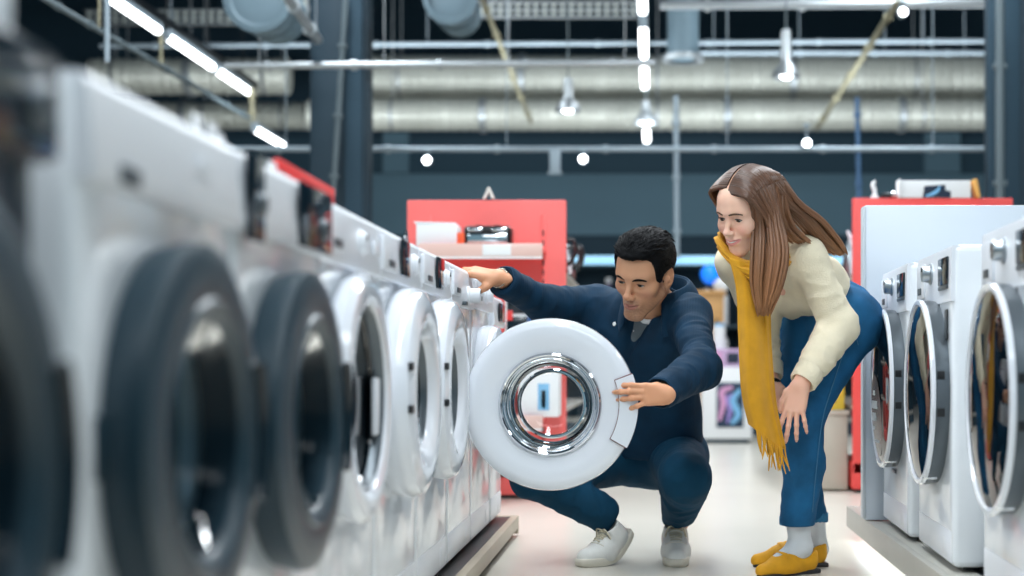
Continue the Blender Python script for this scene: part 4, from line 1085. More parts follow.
def keep_main(V, Fq, minfrac=0.02):
    """drop stray specks"""
    lab_ = np.arange(len(V))
    e = np.concatenate([Fq[:, [0, 1]], Fq[:, [1, 2]], Fq[:, [2, 3]], Fq[:, [3, 0]]])
    while True:
        m = np.minimum(lab_[e[:, 0]], lab_[e[:, 1]]); old = lab_.copy()
        np.minimum.at(lab_, e[:, 0], m); np.minimum.at(lab_, e[:, 1], m)
        lab_ = lab_[lab_]
        if (lab_ == old).all(): break
    u, c = np.unique(lab_, return_counts=True)
    good = set(u[c >= minfrac * len(V)]); keep = np.isin(lab_, list(good))
    mp_ = np.cumsum(keep) - 1
    return V[keep], mp_[Fq[keep[Fq[:, 0]]]]

def np_obj(name, V, Fq, m, parent=None, origin=(0, 0, 0), col=None):
    V = V - np.array(origin)[None, :]
    me = bpy.data.meshes.new(name)
    me.vertices.add(len(V)); me.vertices.foreach_set('co', V.astype(np.float32).ravel())
    n = len(Fq); w = Fq.shape[1]
    me.loops.add(n * w); me.loops.foreach_set('vertex_index', Fq.astype(np.int32).ravel())
    me.polygons.add(n); me.polygons.foreach_set('loop_start', np.arange(0, n * w, w, dtype=np.int32))
    me.update(calc_edges=True); me.validate()
    me.polygons.foreach_set('use_smooth', [True] * n)
    if col is not None:
        a = me.color_attributes.new('Col', 'FLOAT_COLOR', 'POINT')
        a.data.foreach_set('color', np.concatenate([col, np.ones((len(col), 1))], axis=1).astype(np.float32).ravel())
    me.materials.append(m)
    o = bpy.data.objects.new(name, me); link(o, parent)
    return o

def noise3(p, seed=0, octv=3, f0=1.0):
    """cheap smooth noise from rotated sines; p (n,3)"""
    r = np.random.RandomState(seed); out = 0; amp = 1.0; f = f0
    for _ in range(octv):
        for _ in range(4):
            d = r.normal(size=3); d /= np.linalg.norm(d); ph = r.uniform(0, 6.28, 2)
            d2 = r.normal(size=3); d2 /= np.linalg.norm(d2)
            out = out + amp * np.sin(f * (p @ d) + ph[0] + 1.3 * np.sin(0.6 * f * (p @ d2) + ph[1])) / 4
        amp *= 0.5; f *= 2.1
    return out

def smooth01(x, a, b):
    t = np.clip((x - a) / (b - a), 0, 1); return t * t * (3 - 2 * t)

# ---------------------------------------------------------------- a head, in its own frame: x to its left ear, y out of the face, z up; eyes at z = 0
# (viewed from the front, +x is the figure's left)
def head_ops(S, fem=False, smile=False, opening=0.0045):
    j = 0.0 if fem else 1.0
    S.ell((0, -0.018, 0.036), (0.074, 0.094, 0.082), 0.01)
    S.ell((0, 0.028, 0.030), (0.060, 0.058, 0.064), 0.03)
    S.ell((0, 0.030, -0.045), (0.047 + 0.002 * j, 0.050, 0.056), 0.03)
    for sx in (-1, 1):
        S.cone((sx * (0.048 + 0.005 * j), 0.002, -0.054), (sx * (0.013 + 0.004 * j), 0.066, -0.102), 0.014, 0.012, 0.028)
        S.ell((sx * 0.042, 0.050, -0.022), (0.022, 0.020, 0.018), 0.03)
        S.cone((sx * 0.012, 0.078, 0.022), (sx * 0.044, 0.062, 0.020), 0.009 + 0.002 * j, 0.008 + 0.001 * j, 0.018)
    S.ell((0, 0.072, -0.101), (0.018 + 0.005 * j, 0.015, 0.014), 0.025)
    # eye sockets
    for sx in (-1, 1): S.ell((sx * 0.031, 0.089, 0.0), (0.019, 0.014, 0.012), 0.014, True)
    # nose
    w = 1.0 if not fem else 0.88
    S.cone((0, 0.078, 0.010), (0, 0.101, -0.030), 0.0072 * w, 0.0090 * w, 0.012)
    S.ell((0, 0.103, -0.033), (0.0098 * w, 0.0090, 0.0084), 0.008)
    for sx in (-1, 1):
        S.ell((sx * 0.0118 * w, 0.093, -0.0365), (0.0072, 0.0095, 0.0065), 0.008)
        S.ell((sx * 0.0062 * w, 0.101, -0.0425), (0.0032, 0.0045, 0.0026), 0.003, True)
    # mouth
    S.ell((0, 0.074, -0.066), (0.027, 0.017, 0.020), 0.02)
    cu = 0.008 if smile else 0.0015
    mw = 0.029 if smile else 0.022
    for sx in (-1, 1):
        S.chain([(0, 0.0915, -0.0605), (sx * mw * 0.5, 0.0885, -0.0600 + cu * 0.25), (sx * mw, 0.0775, -0.0635 + cu)], [0.0036, 0.0034, 0.002] if smile else [0.0042, 0.004, 0.002], 0.006)
        S.chain([(0, 0.0895, -0.0725), (sx * mw * 0.5, 0.0865, -0.0715 + cu * 0.25), (sx * mw * 0.95, 0.0775, -0.0655 + cu)], [0.0044, 0.004, 0.002] if smile else [0.0052, 0.0048, 0.002], 0.006)
        S.chain([(0, 0.0965, -0.0658), (sx * mw * 0.5, 0.0935, -0.0655 + cu * 0.3), (sx * mw * 1.1, 0.080, -0.0645 + cu)], [0.0032 if smile else 0.0018, 0.0028 if smile else 0.0018, 0.0015], 0.003, True)
        if smile: S.ell((sx * 0.040, 0.060, -0.034), (0.018, 0.016, 0.015), 0.02)
    # lids with an almond opening
    for sx in (-1, 1):
        e = (sx * 0.031, 0.0665, 0.0)
        S.ell(e, (0.0155, 0.0145, 0.0145), 0.006)
    for sx in (-1, 1):
        S.ell((sx * 0.0315, 0.083, -0.0004), (0.0128, 0.016, opening), 0.002, True)
    # ears
    for sx in (-1, 1):
        S.ell((sx * 0.077, -0.012, -0.004), (0.0075, 0.019, 0.032), 0.008, False, (0.25, 0, sx * 0.25))
        S.ell((sx * 0.085, -0.010, 0.002), (0.006, 0.011, 0.020), 0.006, True, (0.25, 0, sx * 0.25))
        S.ell((sx * 0.0785, -0.004, -0.006), (0.006, 0.006, 0.009), 0.004)
        S.ell((sx * 0.074, -0.003, -0.030), (0.006, 0.008, 0.009), 0.006)

def head_colour(L, base, lip, stub=None, blush=None, smile=False):
    """L: head-frame coordinates of the skin vertices -> colours (lips, cheeks, stubble: what the skin itself shows; mouth crease shade is painted in)"""
    n = len(L); col = np.tile(np.array(base), (n, 1)); x, y, z = L[:, 0], L[:, 1], L[:, 2]
    def mixin(w, c):
        nonlocal col
        col = col * (1 - w[:, None]) + np.array(c)[None, :] * w[:, None]
    near = (np.abs(x) < 0.1) & (np.abs(z) < 0.14) & (np.abs(y) < 0.13)
    if stub is not None:
        jaw = smooth01(-z, 0.040 , 0.085) * smooth01(y, -0.03, 0.02)
        mus = smooth01(-z, 0.040, 0.054) * (1 - smooth01(np.abs(x), 0.018, 0.040)) * smooth01(y, 0.06, 0.075)
        side = smooth01(-z, 0.0, 0.05) * smooth01(np.abs(x), 0.050, 0.060) * smooth01(y, -0.01, 0.0) * (1 - smooth01(y, 0.035, 0.06))
        g = np.maximum(np.maximum(jaw, mus), side * 0.7) * near
        g = g * (0.75 + 0.25 * noise3(L, 5, 2, 900.0))
        mixin(np.clip(g * 0.55, 0, 1), stub)
    if blush is not None:
        r = np.hypot((np.abs(x) - 0.042) / 0.026, (z + 0.030) / 0.022)
        mixin(np.clip(1 - r, 0, 1) * 0.5 * (y > 0.02), blush)
        r = np.hypot(x / 0.014, (z + 0.033) / 0.012); mixin(np.clip(1 - r, 0, 1) * 0.35 * (y > 0.08), blush)
    mw = 0.031 if smile else 0.024
    cu = 0.008 if smile else 0.0015
    zc_ = -0.0655 + cu * (np.abs(x) / mw) ** 1.5
    up = 0.0085 * np.sqrt(np.clip(1 - (np.abs(x) / mw) ** 2, 0, 1)); dn = 0.0105 * np.sqrt(np.clip(1 - (np.abs(x) / mw) ** 2, 0, 1))
    dz = z - zc_
    w = np.where(dz > 0, smooth01(up - dz, -0.001, 0.002), smooth01(dn + dz, -0.001, 0.002)) * (np.abs(x) < mw) * (y > 0.068)
    mixin(np.clip(w, 0, 1) * 0.85, lip)
    # shade in the crease of the closed mouth, painted as a dark line
    if not smile:
        mixin(np.clip(1 - np.abs(dz) / 0.0018, 0, 1) * (np.abs(x) < mw) * (y > 0.068) * 0.6, tuple(c * 0.25 for c in lip))
    return col

def eye_parts(M, parent, origin, iris, gaze, lashes, browc, fem=False, sc_=1.0, k_open=0.0049):
    """eyeballs, upper lash lines, brows; M head to world"""
    EYE = mat('eye', (1, 1, 1, 1), 0.12, spec=0.6, vcol='Col')
    for sx in (-1, 1):
        V = []; Fq = []; nu, nv = 40, 28
        for a in range(nv + 1):
            for b_ in range(nu):
                th = PI * a / nv; ph = 2 * PI * b_ / nu
                V.append((math.sin(th) * math.cos(ph), math.cos(th), math.sin(th) * math.sin(ph)))
        for a in range(nv):
            for b_ in range(nu): Fq.append((a * nu + b_, a * nu + (b_ + 1) % nu, (a + 1) * nu + (b_ + 1) % nu, (a + 1) * nu + b_))
        V = np.array(V); g = np.array(Vector(gaze).normalized()); ang = np.arccos(np.clip(V @ g, -1, 1))
        col = np.where((ang < 0.20)[:, None], np.array([[0.01, 0.008, 0.006]]), np.where((ang < 0.56)[:, None], np.array([iris]), np.array([[0.36, 0.35, 0.34]])))
        W = np.array([M @ Vector((sx * 0.031 + v[0] * 0.0134, 0.0665 + v[1] * 0.0127, v[2] * 0.0127)) for v in V])
        np_obj('eyeball', W, np.array(Fq), EYE, parent, origin, col)
        # lash line along the upper lid
        bm = NB(); pts = []
        for i in range(11):
            t = -1 + 2 * i / 10; xx = sx * 0.0315 + t * 0.0132; zz = k_open * math.sqrt(max(0, 1 - t * t)) - 0.0002
            yy = 0.0665 + 0.0149 * math.sqrt(max(0.05, 1 - ((xx - sx * 0.031) / 0.0158) ** 2 - (zz / 0.0158) ** 2))
            pts.append(M @ Vector((xx, yy, zz)) - Vector(origin))
        add_tube(bm, pts, [(0.0006 + 0.0009 * math.sin(PI * i / 10)) * (1.25 if fem else 1.0) * sc_ for i in range(11)], 6); mesh_obj('lashes', bm, lashes, parent)
        # brow
        bm = NB(); pts = []; rr = []
        for i in range(13):
            t = i / 12; xx = sx * (0.012 + 0.038 * t); zz = (0.0180 if fem else 0.0150) + 0.006 * math.sin(PI * min(1, t * 0.75 + 0.05)) - 0.0045 * t * t
            yy = 0.0885 - 0.017 * t ** 1.8 + (0.0022 if fem else 0.0005)
            pts.append(M @ Vector((xx, yy, zz)) - Vector(origin)); rr.append((0.0028 if fem else 0.0044) * (0.55 + 0.6 * math.sin(PI * min(1, 0.2 + 0.75 * t))) * sc_)
        add_tube(bm, pts, rr, 8, True, 0.55, M.to_3x3() @ Vector((0, 0.4, 1))); mesh_obj('eyebrow', bm, browc, parent)

# ---------------------------------------------------------------- a hand: x along the fingers, y towards the thumb, z out of the back
def hand_ops(S, curl, spread=(0.10, 0.02, -0.06, -0.16), thumb=((0.028, 0.032, -0.006), (0.058, 0.052, -0.016), (0.080, 0.062, -0.030)), fr=1.0, stub=-0.03):
    """curl: four (knuckle, middle, tip) bends in radians, index first; returns finger tips"""
    ky = (0.027, 0.0085, -0.0105, -0.028); kx = (0.088, 0.092, 0.087, 0.078)
    S.chain([(stub, 0, 0), (0.006, 0, 0)], [0.023, 0.025], 0.012, False, ((0, 0, 1), 0.78))
    for i in range(4):
        S.cone((0.004, ky[i] * 0.62, 0), (kx[i] - 0.006, ky[i], 0.001), 0.0135, 0.0108 * fr, 0.014)
    S.cone((0.01, 0.012, -0.006), (0.045, 0.024, -0.008), 0.016, 0.012, 0.014)
    S.cone((0.015, -0.018, -0.006), (0.06, -0.024, -0.006), 0.013, 0.010, 0.014)
    ln = ((0.043, 0.026, 0.021), (0.048, 0.030, 0.022), (0.044, 0.028, 0.022), (0.034, 0.021, 0.019)); tips = []
    for i in range(4):
        p = Vector((kx[i], ky[i], 0.001)); a = 0.0; r = (0.0096, 0.0099, 0.0094, 0.0084)[i] * fr
        sp = spread[i]
        for s_, l in enumerate(ln[i]):
            a += curl[i][s_]
            d = Vector((math.cos(a) * math.cos(sp), math.cos(a) * math.sin(sp), -math.sin(a)))
            q = p + d * l
            S.cone(p, q, r, r * 0.9, 0.004 if s_ else 0.007); r *= 0.9
            S.ell(p + Vector((0, 0, 0.0015)), (r * 1.1, r * 1.08, r * 1.05), 0.004)
            p = q
        tips.append((p, d.copy(), r))
    t = [Vector(v) for v in thumb]
    S.cone((0.008, 0.016, -0.004), t[0], 0.016, 0.0135, 0.012); S.cone(t[0], t[1], 0.0128, 0.0108, 0.008); S.cone(t[1], t[2], 0.0108, 0.0088, 0.004)
    tips.append((t[2], (t[2] - t[1]).normalized(), 0.0088))
    return tips

def nails(M, tips, parent, origin, m, up=(0, 0, 1), skip=()):
    for i, (p, d, r) in enumerate(tips):
        if i in skip: continue
        d = d.normalized(); u = Vector(up) - d * d.dot(Vector(up)); u.normalize(); s_ = d.cross(u)
        bm = NB(); c = p + d * (r * 0.35) + u * (r * 0.62)
        n = 14; ring = []
        for k in range(n):
            t = 2 * PI * k / n; a, b_ = math.cos(t) * r * 0.95, math.sin(t) * r * 0.68
            ring.append(bm.verts.new(M @ (c + d * a + s_ * b_ + u * (0.30 * r - 0.45 * b_ * b_ / r - 0.16 * max(0, a) ** 2 / r)) - Vector(origin)))
        ce = bm.verts.new(M @ (c + u * (0.34 * r)) - Vector(origin))
        for k in range(n): bm.faces.new((ring[k], ring[(k + 1) % n], ce))
        mesh_obj('fingernail', bm, m, parent)

def basis(origin, xd, zd, scale=1.0, left=False):
    """matrix whose x runs along xd and z as close to zd as possible"""
    x = Vector(xd).normalized(); z = Vector(zd); z = (z - x * x.dot(z)).normalized(); y = z.cross(x) * (-1 if left else 1)
    M = Matrix((x, y, z)).transposed().to_4x4()
    return Matrix.Translation(Vector(origin)) @ M @ Matrix.Scale(scale, 4)

def head_matrix(c, theta, phi, psi, scale=1.0, roll=0.0):
    """theta: turn to the picture's left, phi: nod, psi: further turn about the nodded neck"""
    f = Vector((-math.sin(theta) * math.cos(phi), -math.cos(theta) * math.cos(phi), -math.sin(phi)))
    up = Vector((-math.sin(theta) * math.sin(phi), -math.cos(theta) * math.sin(phi), math.cos(phi)))
    lat = Vector((math.cos(theta), -math.sin(theta), 0))
    f2 = f * math.cos(psi) - lat * math.sin(psi); lat2 = lat * math.cos(psi) + f * math.sin(psi)
    if roll:
        lat2, up = lat2 * math.cos(roll) + up * math.sin(roll), up * math.cos(roll) - lat2 * math.sin(roll)
    # columns: x = lat2 (the figure's left), y = face direction, z = up
    M = Matrix((lat2, f2, up)).transposed().to_4x4()
    return Matrix.Translation(Vector(c)) @ M @ Matrix.Scale(scale, 4)
from mathutils.bvhtree import BVHTree
# ================================================================ the crouching man
SKINM = mat('skin', (1, 1, 1, 1), 0.48, spec=0.4, vcol='Col', sss=0.12)
LASH = mat('lashes', srgb(22, 16, 14), 0.6)
NAILM = mat('fingernail', srgb(222, 170, 146), 0.25)
BLACKHAIR = mat('black_hair', srgb(10, 11, 14), 0.6, spec=0.12, var=0.25, vscale=60)
CORD = mat('navy_corduroy', srgb(2, 42, 66), 0.8, spec=0.25, var=0.2, vscale=14)
wave_bump(CORD, 60.0, 0.15, 'X', 0.003, 'Object', 'SIN', 1.5)
JEANM = mat('dark_teal_denim', srgb(5, 58, 84), 0.85, spec=0.25, var=0.18, vscale=9, bump=0.25, bscale=380)
SHIRT = mat('grey_shirt', srgb(110, 120, 126), 0.85, bump=0.15, bscale=200)
TEE = mat('white_tee', srgb(226, 230, 232), 0.85, bump=0.1, bscale=150)
CANVAS = mat('white_canvas', srgb(222, 222, 218), 0.6, var=0.05, vscale=30, bump=0.12, bscale=240)
SOLE = mat('off_white_rubber', srgb(214, 208, 194), 0.6, var=0.06, vscale=20)
LACE = mat('cream_laces', srgb(206, 198, 176), 0.8, bump=0.2, bscale=300)
BTN = mat('white_button', srgb(226, 228, 228), 0.3)
SILVER = mat('silver_links', srgb(190, 180, 165), 0.25, metal=1.0)

mo = Vector((-0.02, 5.28, 0.0))                                       # where he stands
man_tips = []
S = Sculpt()
HM = head_matrix(P(644, 274, 4.95), math.radians(6), math.radians(27), math.radians(24), 1.11)
pel = Vector((0.0, 5.42, 0.36)); chest = Vector((-0.035, 5.23, 0.76))
shR, shL = Vector((-0.205, 5.33, 0.885)), Vector((0.122, 5.05, 0.846)); shm = (shR + shL) / 2
elR, wrR = Vector((-0.372, 5.16, 0.888)), Vector((-0.495, 4.955, 0.960))
elL, wrL = P(701, 369, 4.73), P(658, 394, 4.48)
hipR, hipL = Vector((-0.075, 5.46, 0.36)), Vector((0.08, 5.375, 0.36))
knR, anR = Vector((-0.405, 5.16, 0.305)), P(603, 514, 5.235)
knL, anL = Vector((0.103, 4.99, 0.315)), Vector((0.090, 5.33, 0.125))
nb = Vector((0.02, 5.13, 0.872))
hx = lambda v: HM @ Vector(v)
# bare figure (one surface: trunk, limbs, neck, head, hands)
S.cone(pel, chest, 0.10, 0.10, 0.03); S.cone(shR, shL, 0.055, 0.055, 0.05); S.cone(chest, shm, 0.09, 0.07, 0.04)
for a, b, c_, ra in ((shR, elR, wrR, 0.046), (shL, elL, wrL, 0.046)):
    S.cone(a, b, ra, 0.040, 0.02); S.cone(b, c_, 0.038, 0.026, 0.02)
for a, b, c_ in ((hipR, knR, anR), (hipL, knL, anL)):
    S.cone(a, b, 0.075, 0.052, 0.02); S.cone(b, c_, 0.048, 0.034, 0.02)
S.cone(shm + Vector((0.02, -0.01, 0)), nb, 0.07, 0.062, 0.03); S.cone(nb, hx((0, -0.03, -0.05)), 0.060, 0.052, 0.02)
S.M = HM; head_ops(S, opening=0.0036); S.M = Matrix.Identity(4)
# left hand on the door edge: fingers to the left of the picture, back of the hand to the viewer
k0 = P(667, 395, 4.465)
HL_M = basis(k0, Vector((-1, -0.40, 0.04)), Vector((-0.40, 1 * -1, 0.10)), 0.85, left=True)
S.M = HL_M
tl = hand_ops(S, ((0.14, 0.62, 0.30), (0.12, 0.58, 0.30), (0.14, 0.60, 0.30), (0.16, 0.60, 0.3)), (0.06, -0.01, -0.10, -0.40), ((0.03, 0.030, -0.020), (0.058, 0.034, -0.050), (0.086, 0.028, -0.070)), 1.14, 0.004)
S.M = Matrix.Identity(4)
S.cone(wrL, HL_M @ Vector((-0.005, 0, 0)), 0.026, 0.022, 0.015)
# right hand resting over the lid edge of the machine
HR_M = basis(P(497, 277, 4.94), Vector((-1, -0.12, 0.20)), Vector((0.05, -0.45, 1)), 0.97)
S.M = HR_M
tr = hand_ops(S, ((0.30, 0.42, 0.25), (0.28, 0.4, 0.25), (0.28, 0.4, 0.25), (0.3, 0.4, 0.25)), (0.06, 0.0, -0.05, -0.12), ((0.030, 0.040, -0.026), (0.056, 0.050, -0.050), (0.078, 0.048, -0.072)))
S.M = Matrix.Identity(4)
S.cone(wrR, HR_M @ Vector((-0.005, 0, 0)), 0.026, 0.022, 0.015)
hc_ = np.array(HM.translation)
V, Q = S.build(0.0075, [(hc_ - 0.15, hc_ + 0.15, 0.0022), (np.array(k0) + np.array((-0.19, -0.1, -0.07)), np.array(k0) + np.array((0.02, 0.05, 0.07)), 0.0024), (np.array(HR_M.translation) + np.array((-0.18, -0.09, -0.07)), np.array(HR_M.translation) + np.array((0.02, 0.06, 0.06)), 0.0026)])
V, Q = keep_main(V, Q, 0.2); V = relax(V, Q, 2, 0.4)
Hi = np.array(HM.inverted()); L = V @ Hi[:3, :3].T + Hi[:3, 3]
inhead = (np.linalg.norm(L, axis=1) < 0.18)
skin_m = srgb(208, 154, 120)[:3]
col = np.tile(np.array(skin_m), (len(V), 1))
hcol = head_colour(L, skin_m, srgb(168, 106, 94)[:3], srgb(74, 58, 52)[:3], srgb(190, 120, 100)[:3])
col[inhead] = hcol[inhead]
hands = ~inhead; col[hands] = col[hands] * np.array((1.04, 0.98, 0.94))
man = np_obj('person', V, Q, SKINM, None, mo, col); man.location = mo
tag(man, 'crouching man in navy jacket and jeans, hand on the open porthole door', 'person')
eye_parts(HM, man, mo, (0.03, 0.016, 0.01), (-0.12, 1.0, -0.22), LASH, BLACKHAIR, k_open=0.0040)
nails(HL_M, tl, man, mo, NAILM, (0, 0, 1), (4,))
nails(HR_M, tr, man, mo, NAILM, (0, 0, 1), (1, 2, 3))

def garment(S, name, m, parent, origin, res=0.006, fine=(), col=None, rl_=2, fold=None):
    if fold: S.field(fold)
    V, Q = S.build(res, fine); V, Q = keep_main(V, Q, 0.08); V = relax(V, Q, rl_, 0.4)
    return np_obj(name, V, Q, m, parent, origin, col(V) if col else None)

def folds(segs, amp, seed, extra=0.0015):
    """uneven creases running across the limbs: segs = list of (a, b, strength)"""
    segs = [(np.array(a), np.array(b), s_) for a, b, s_ in segs]
    def g(x, y, z):
        p = np.stack([x, y, z], axis=1).astype(np.float64); out = extra * noise3(p, seed, 3, 22.0)
        for i, (a, b, s_) in enumerate(segs):
            d = b - a; L = np.linalg.norm(d); d = d / L; t = (p - a) @ d; q = p - a - t[:, None] * d
            r = np.linalg.norm(q, axis=1); w = np.exp(-((t - L / 2) / (0.65 * L)) ** 2) * np.exp(-(r / 0.12) ** 2)
            n_ = noise3(d[None, :] * (t * 62.0)[:, None] + q * 30.0, seed + 3 + i, 2, 1.0)
            out = out + amp * s_ * w * (1.0 - 2.2 * np.sqrt(np.abs(n_) + 0.01))
        return -out
    return g

# jacket
fwd = Vector((-0.50, -0.86, -0.10)).normalized()
axs = (shL - shR).normalized(); hax = (hipL - hipR).normalized()
J = Sculpt()
for s_ in (-1, 1):
    J.cone(pel + hax * s_ * 0.075 + Vector((0.0, -0.02, 0.02)), chest + axs * s_ * 0.08, 0.118, 0.118, 0.06)
    J.cone(chest + axs * s_ * 0.08, (shR, shm, shL)[s_ + 1] - axs * s_ * 0.02 + Vector((0, 0, -0.045)), 0.108, 0.085, 0.06)
J.cone(pel + Vector((-0.01, -0.03, 0.05)), chest, 0.125, 0.125, 0.05)
J.cone(shR, shL, 0.062, 0.062, 0.05); J.cone(shm, nb, 0.08, 0.076, 0.05)
J.cone(shR, elR, 0.070, 0.062, 0.04); J.cone(elR, wrR - (wrR - elR).normalized() * 0.0, 0.064, 0.050, 0.03)
J.cone(shL, elL, 0.064, 0.060, 0.04); J.cone(elL, wrL, 0.066, 0.048, 0.03)
for w_, e_ in ((wrR, elR), (wrL, elL)):
    d = (w_ - e_).normalized(); J.cut(w_ - d * 0.012, d, 0.085); J.cone(w_ - d * 0.06, w_ + d * 0.06, 0.036, 0.036, 0.004, True)
# neck opening and the open front
J.cone(nb + Vector((0, 0.01, 0.0)), hx((0, -0.03, -0.06)), 0.066, 0.075, 0.006, True)
vc = shm + fwd * 0.10
J.cone(nb + fwd * 0.09 + Vector((0, 0, 0.02)), chest + fwd * 0.15 + Vector((-0.005, 0, -0.06)), 0.044, 0.024, 0.006, True)
J.cut(pel + Vector((-0.02, -0.02, 0.02)), (0.0, 0.25, -1), 0.32, 0.01)
jf = folds([(shR, elR, 0.6), (elR, wrR, 0.7), (shL, elL, 0.9), (elL, wrL, 1.0), (pel, shm, 0.6)], 0.0065, 3, 0.0045)
jacket = garment(J, 'jacket', CORD, man, mo, 0.006, [], None, 2, jf); jacket['label'] = 'navy corduroy jacket worn open'
# cuffs
for w_, e_, r_ in ((wrR, elR, 0.047), (wrL, elL, 0.047)):
    d = (w_ - e_).normalized(); bm = NB(); a_, b_ = frame(d); rings = []
    for (t, r) in ((-0.055, r_ - 0.002), (-0.052, r_ + 0.004), (-0.012, r_ + 0.002), (-0.008, r_ - 0.002), (-0.012, r_ - 0.006), (-0.05, r_ - 0.006)):
        c0 = w_ + d * t - mo; rings.append([bm.verts.new(c0 + (a_ * math.cos(2 * PI * k / 28) + b_ * math.sin(2 * PI * k / 28)) * (r + 0.0012 * math.sin(5 * k))) for k in range(28)])
    for i in range(len(rings) - 1):
        for k in range(28): bm.faces.new((rings[i][k], rings[i][(k + 1) % 28], rings[i + 1][(k + 1) % 28], rings[i + 1][k]))
    cf = mesh_obj('cuff', bm, CORD, man)
    if w_ is wrL:
        bm = NB(); q = w_ - d * 0.03 + Vector((0.012, -0.042, -0.022)) - mo
        add_tube(bm, [q + Vector((0, 0.004, 0)), q + Vector((0.0, 0.001, -0.001))], 0.0045, 14); mesh_obj('cuff_button', bm, BTN, cf)
# collar: a folded band round the back of the neck, points at the front
def collar(parent, origin, c, up, fw, rx, ry, h, drop, spreadr, amax, m, name='collar', tilt=0.0, n=44):
    up = Vector(up).normalized(); fw = Vector(fw); fw = (fw - up * fw.dot(up)).normalized(); lt = up.cross(fw)
    bm = NB(); rows = []
    for i in range(n):
        a = -amax + 2 * amax * i / (n - 1)                 # 0 at the nape
        t = abs(a) / amax
        dirv = fw * -math.cos(a) + lt * math.sin(a)
        base = Vector(c) + fw * (-math.cos(a) * ry) + lt * (math.sin(a) * rx)
        hh = h * (1 - 0.35 * t ** 3); pt = t ** 6
        prof = [base - up * 0.012, base + up * (hh * 0.6) + dirv * 0.001, base + up * hh + dirv * 0.006, base + up * (hh * 0.93) + dirv * 0.015,
                base + up * (hh * 0.45) + dirv * (spreadr * 0.75), base + up * (-drop * (1 + 0.9 * pt)) + dirv * (spreadr + 0.010 * pt) + fw * 0.012 * pt]
        inner = [q - dirv * 0.0 - up * 0.004 - dirv * 0.004 for q in prof[::-1]]
        rows.append([bm.verts.new(q - Vector(origin)) for q in prof + inner])
    m_ = len(rows[0])
    for i in range(n - 1):
        for k in range(m_): bm.faces.new((rows[i][k], rows[i][(k + 1) % m_], rows[i + 1][(k + 1) % m_], rows[i + 1][k]))
    bm.faces.new(rows[0][::-1]); bm.faces.new(rows[-1])
    o = mesh_obj(name, bm, m, parent, True, 60)
    md = o.modifiers.new('sub', 'SUBSURF'); md.levels = 1; md.render_levels = 2
    return o
nup = (hx((0, -0.03, -0.05)) - nb).normalized()
collar(man, mo, nb + nup * 0.022 + Vector((0.012, 0.012, 0.0)), nup * 0.6 + Vector((0.10, 0.22, 0.7)), fwd, 0.086, 0.086, 0.088, 0.042, 0.060, math.radians(150), CORD)
# shirt showing in the opening, white tee at the throat
T = Sculpt()
T.cone(pel + Vector((-0.03, -0.06, 0.1)), chest, 0.105, 0.112, 0.03); T.cone(chest + axs * 0.05, shm + axs * 0.05 + Vector((0, 0, -0.03)), 0.10, 0.075, 0.05)
T.cone(chest - axs * 0.05, shm - axs * 0.05 + Vector((0, 0, -0.03)), 0.10, 0.075, 0.05); T.cone(shm, nb, 0.075, 0.064, 0.03)
T.cone(nb + fwd * 0.03 + nup * 0.01, hx((0, -0.03, -0.05)), 0.055, 0.06, 0.006, True)
garment(T, 'shirt', SHIRT, man, mo, 0.006)
bm = NB(); pts = [nb + fwd * (0.066 * math.cos(a)) + fwd.cross(Vector((0, 0, 1))).normalized() * (0.062 * math.sin(a)) + Vector((0, 0, -0.012 - 0.03 * math.cos(a))) - mo for a in np.linspace(-1.5, 1.5, 22)]
add_tube(bm, pts, 0.0085, 10); tee = mesh_obj('undershirt', bm, TEE, man); tee['label'] = 'white tee edge at the throat'
# buttons on the right front edge
for k, (px, py) in enumerate(((614.5, 324), (634, 331))):
    q = P(px, py, 5.05)
    # drop onto the cloth along the view ray
    dg_o = jacket; rayo = Vector((0, 0, ZC)) - mo; rd = (q - Vector((0, 0, ZC))).normalized()
    me = jacket.data; bvh = BVHTree.FromPolygons([v.co for v in me.vertices], [p_.vertices for p_ in me.polygons]) if k == 0 else bvh
    hit, nrm, _i, _d = bvh.ray_cast(rayo, rd)
    if hit:
        bm = NB(); n_ = nrm if nrm.dot(rd) < 0 else -nrm; R_ = (0.0075, 0.0035)[k]
        add_tube(bm, [hit - n_ * 0.001, hit + n_ * 0.002, hit + n_ * 0.003], [R_, R_, R_ * 0.8], 18); mesh_obj('button', bm, BTN, man)

# jeans
TR = Sculpt()
TR.cone(hipR + Vector((0.02, 0.02, 0.0)), hipL, 0.112, 0.112, 0.05); TR.cone(pel, pel + Vector((-0.02, -0.03, 0.1)), 0.12, 0.115, 0.04)
TR.cone(hipL, knL + Vector((0, 0.02, 0.0)), 0.108, 0.082, 0.04); TR.cone(knL + Vector((0.004, 0.02, -0.006)), anL + Vector((0, -0.005, 0.03)), 0.084, 0.060, 0.03)
TR.cone(hipR, knR, 0.102, 0.078, 0.04); TR.cone(knR, anR, 0.074, 0.063, 0.03)
dL = (anL - knL).normalized(); dR = (anR - knR).normalized()
TR.cut(anL + dL * 0.02, Vector((0.05, 0.25, -1)), 0.1); TR.cut(anR + dR * 0.04, dR, 0.1)
TR.cone(anL - dL * 0.03, anL + dL * 0.1, 0.046, 0.046, 0.004, True)
tf = folds([(knL, anL, 1.2), (knR, anR, 1.2), (hipL, knL, 0.7), (hipR, knR, 0.8)], 0.0055, 21, 0.003)
garment(TR, 'jeans', JEANM, man, mo, 0.006, [], None, 2, tf)['label'] = 'dark teal jeans'

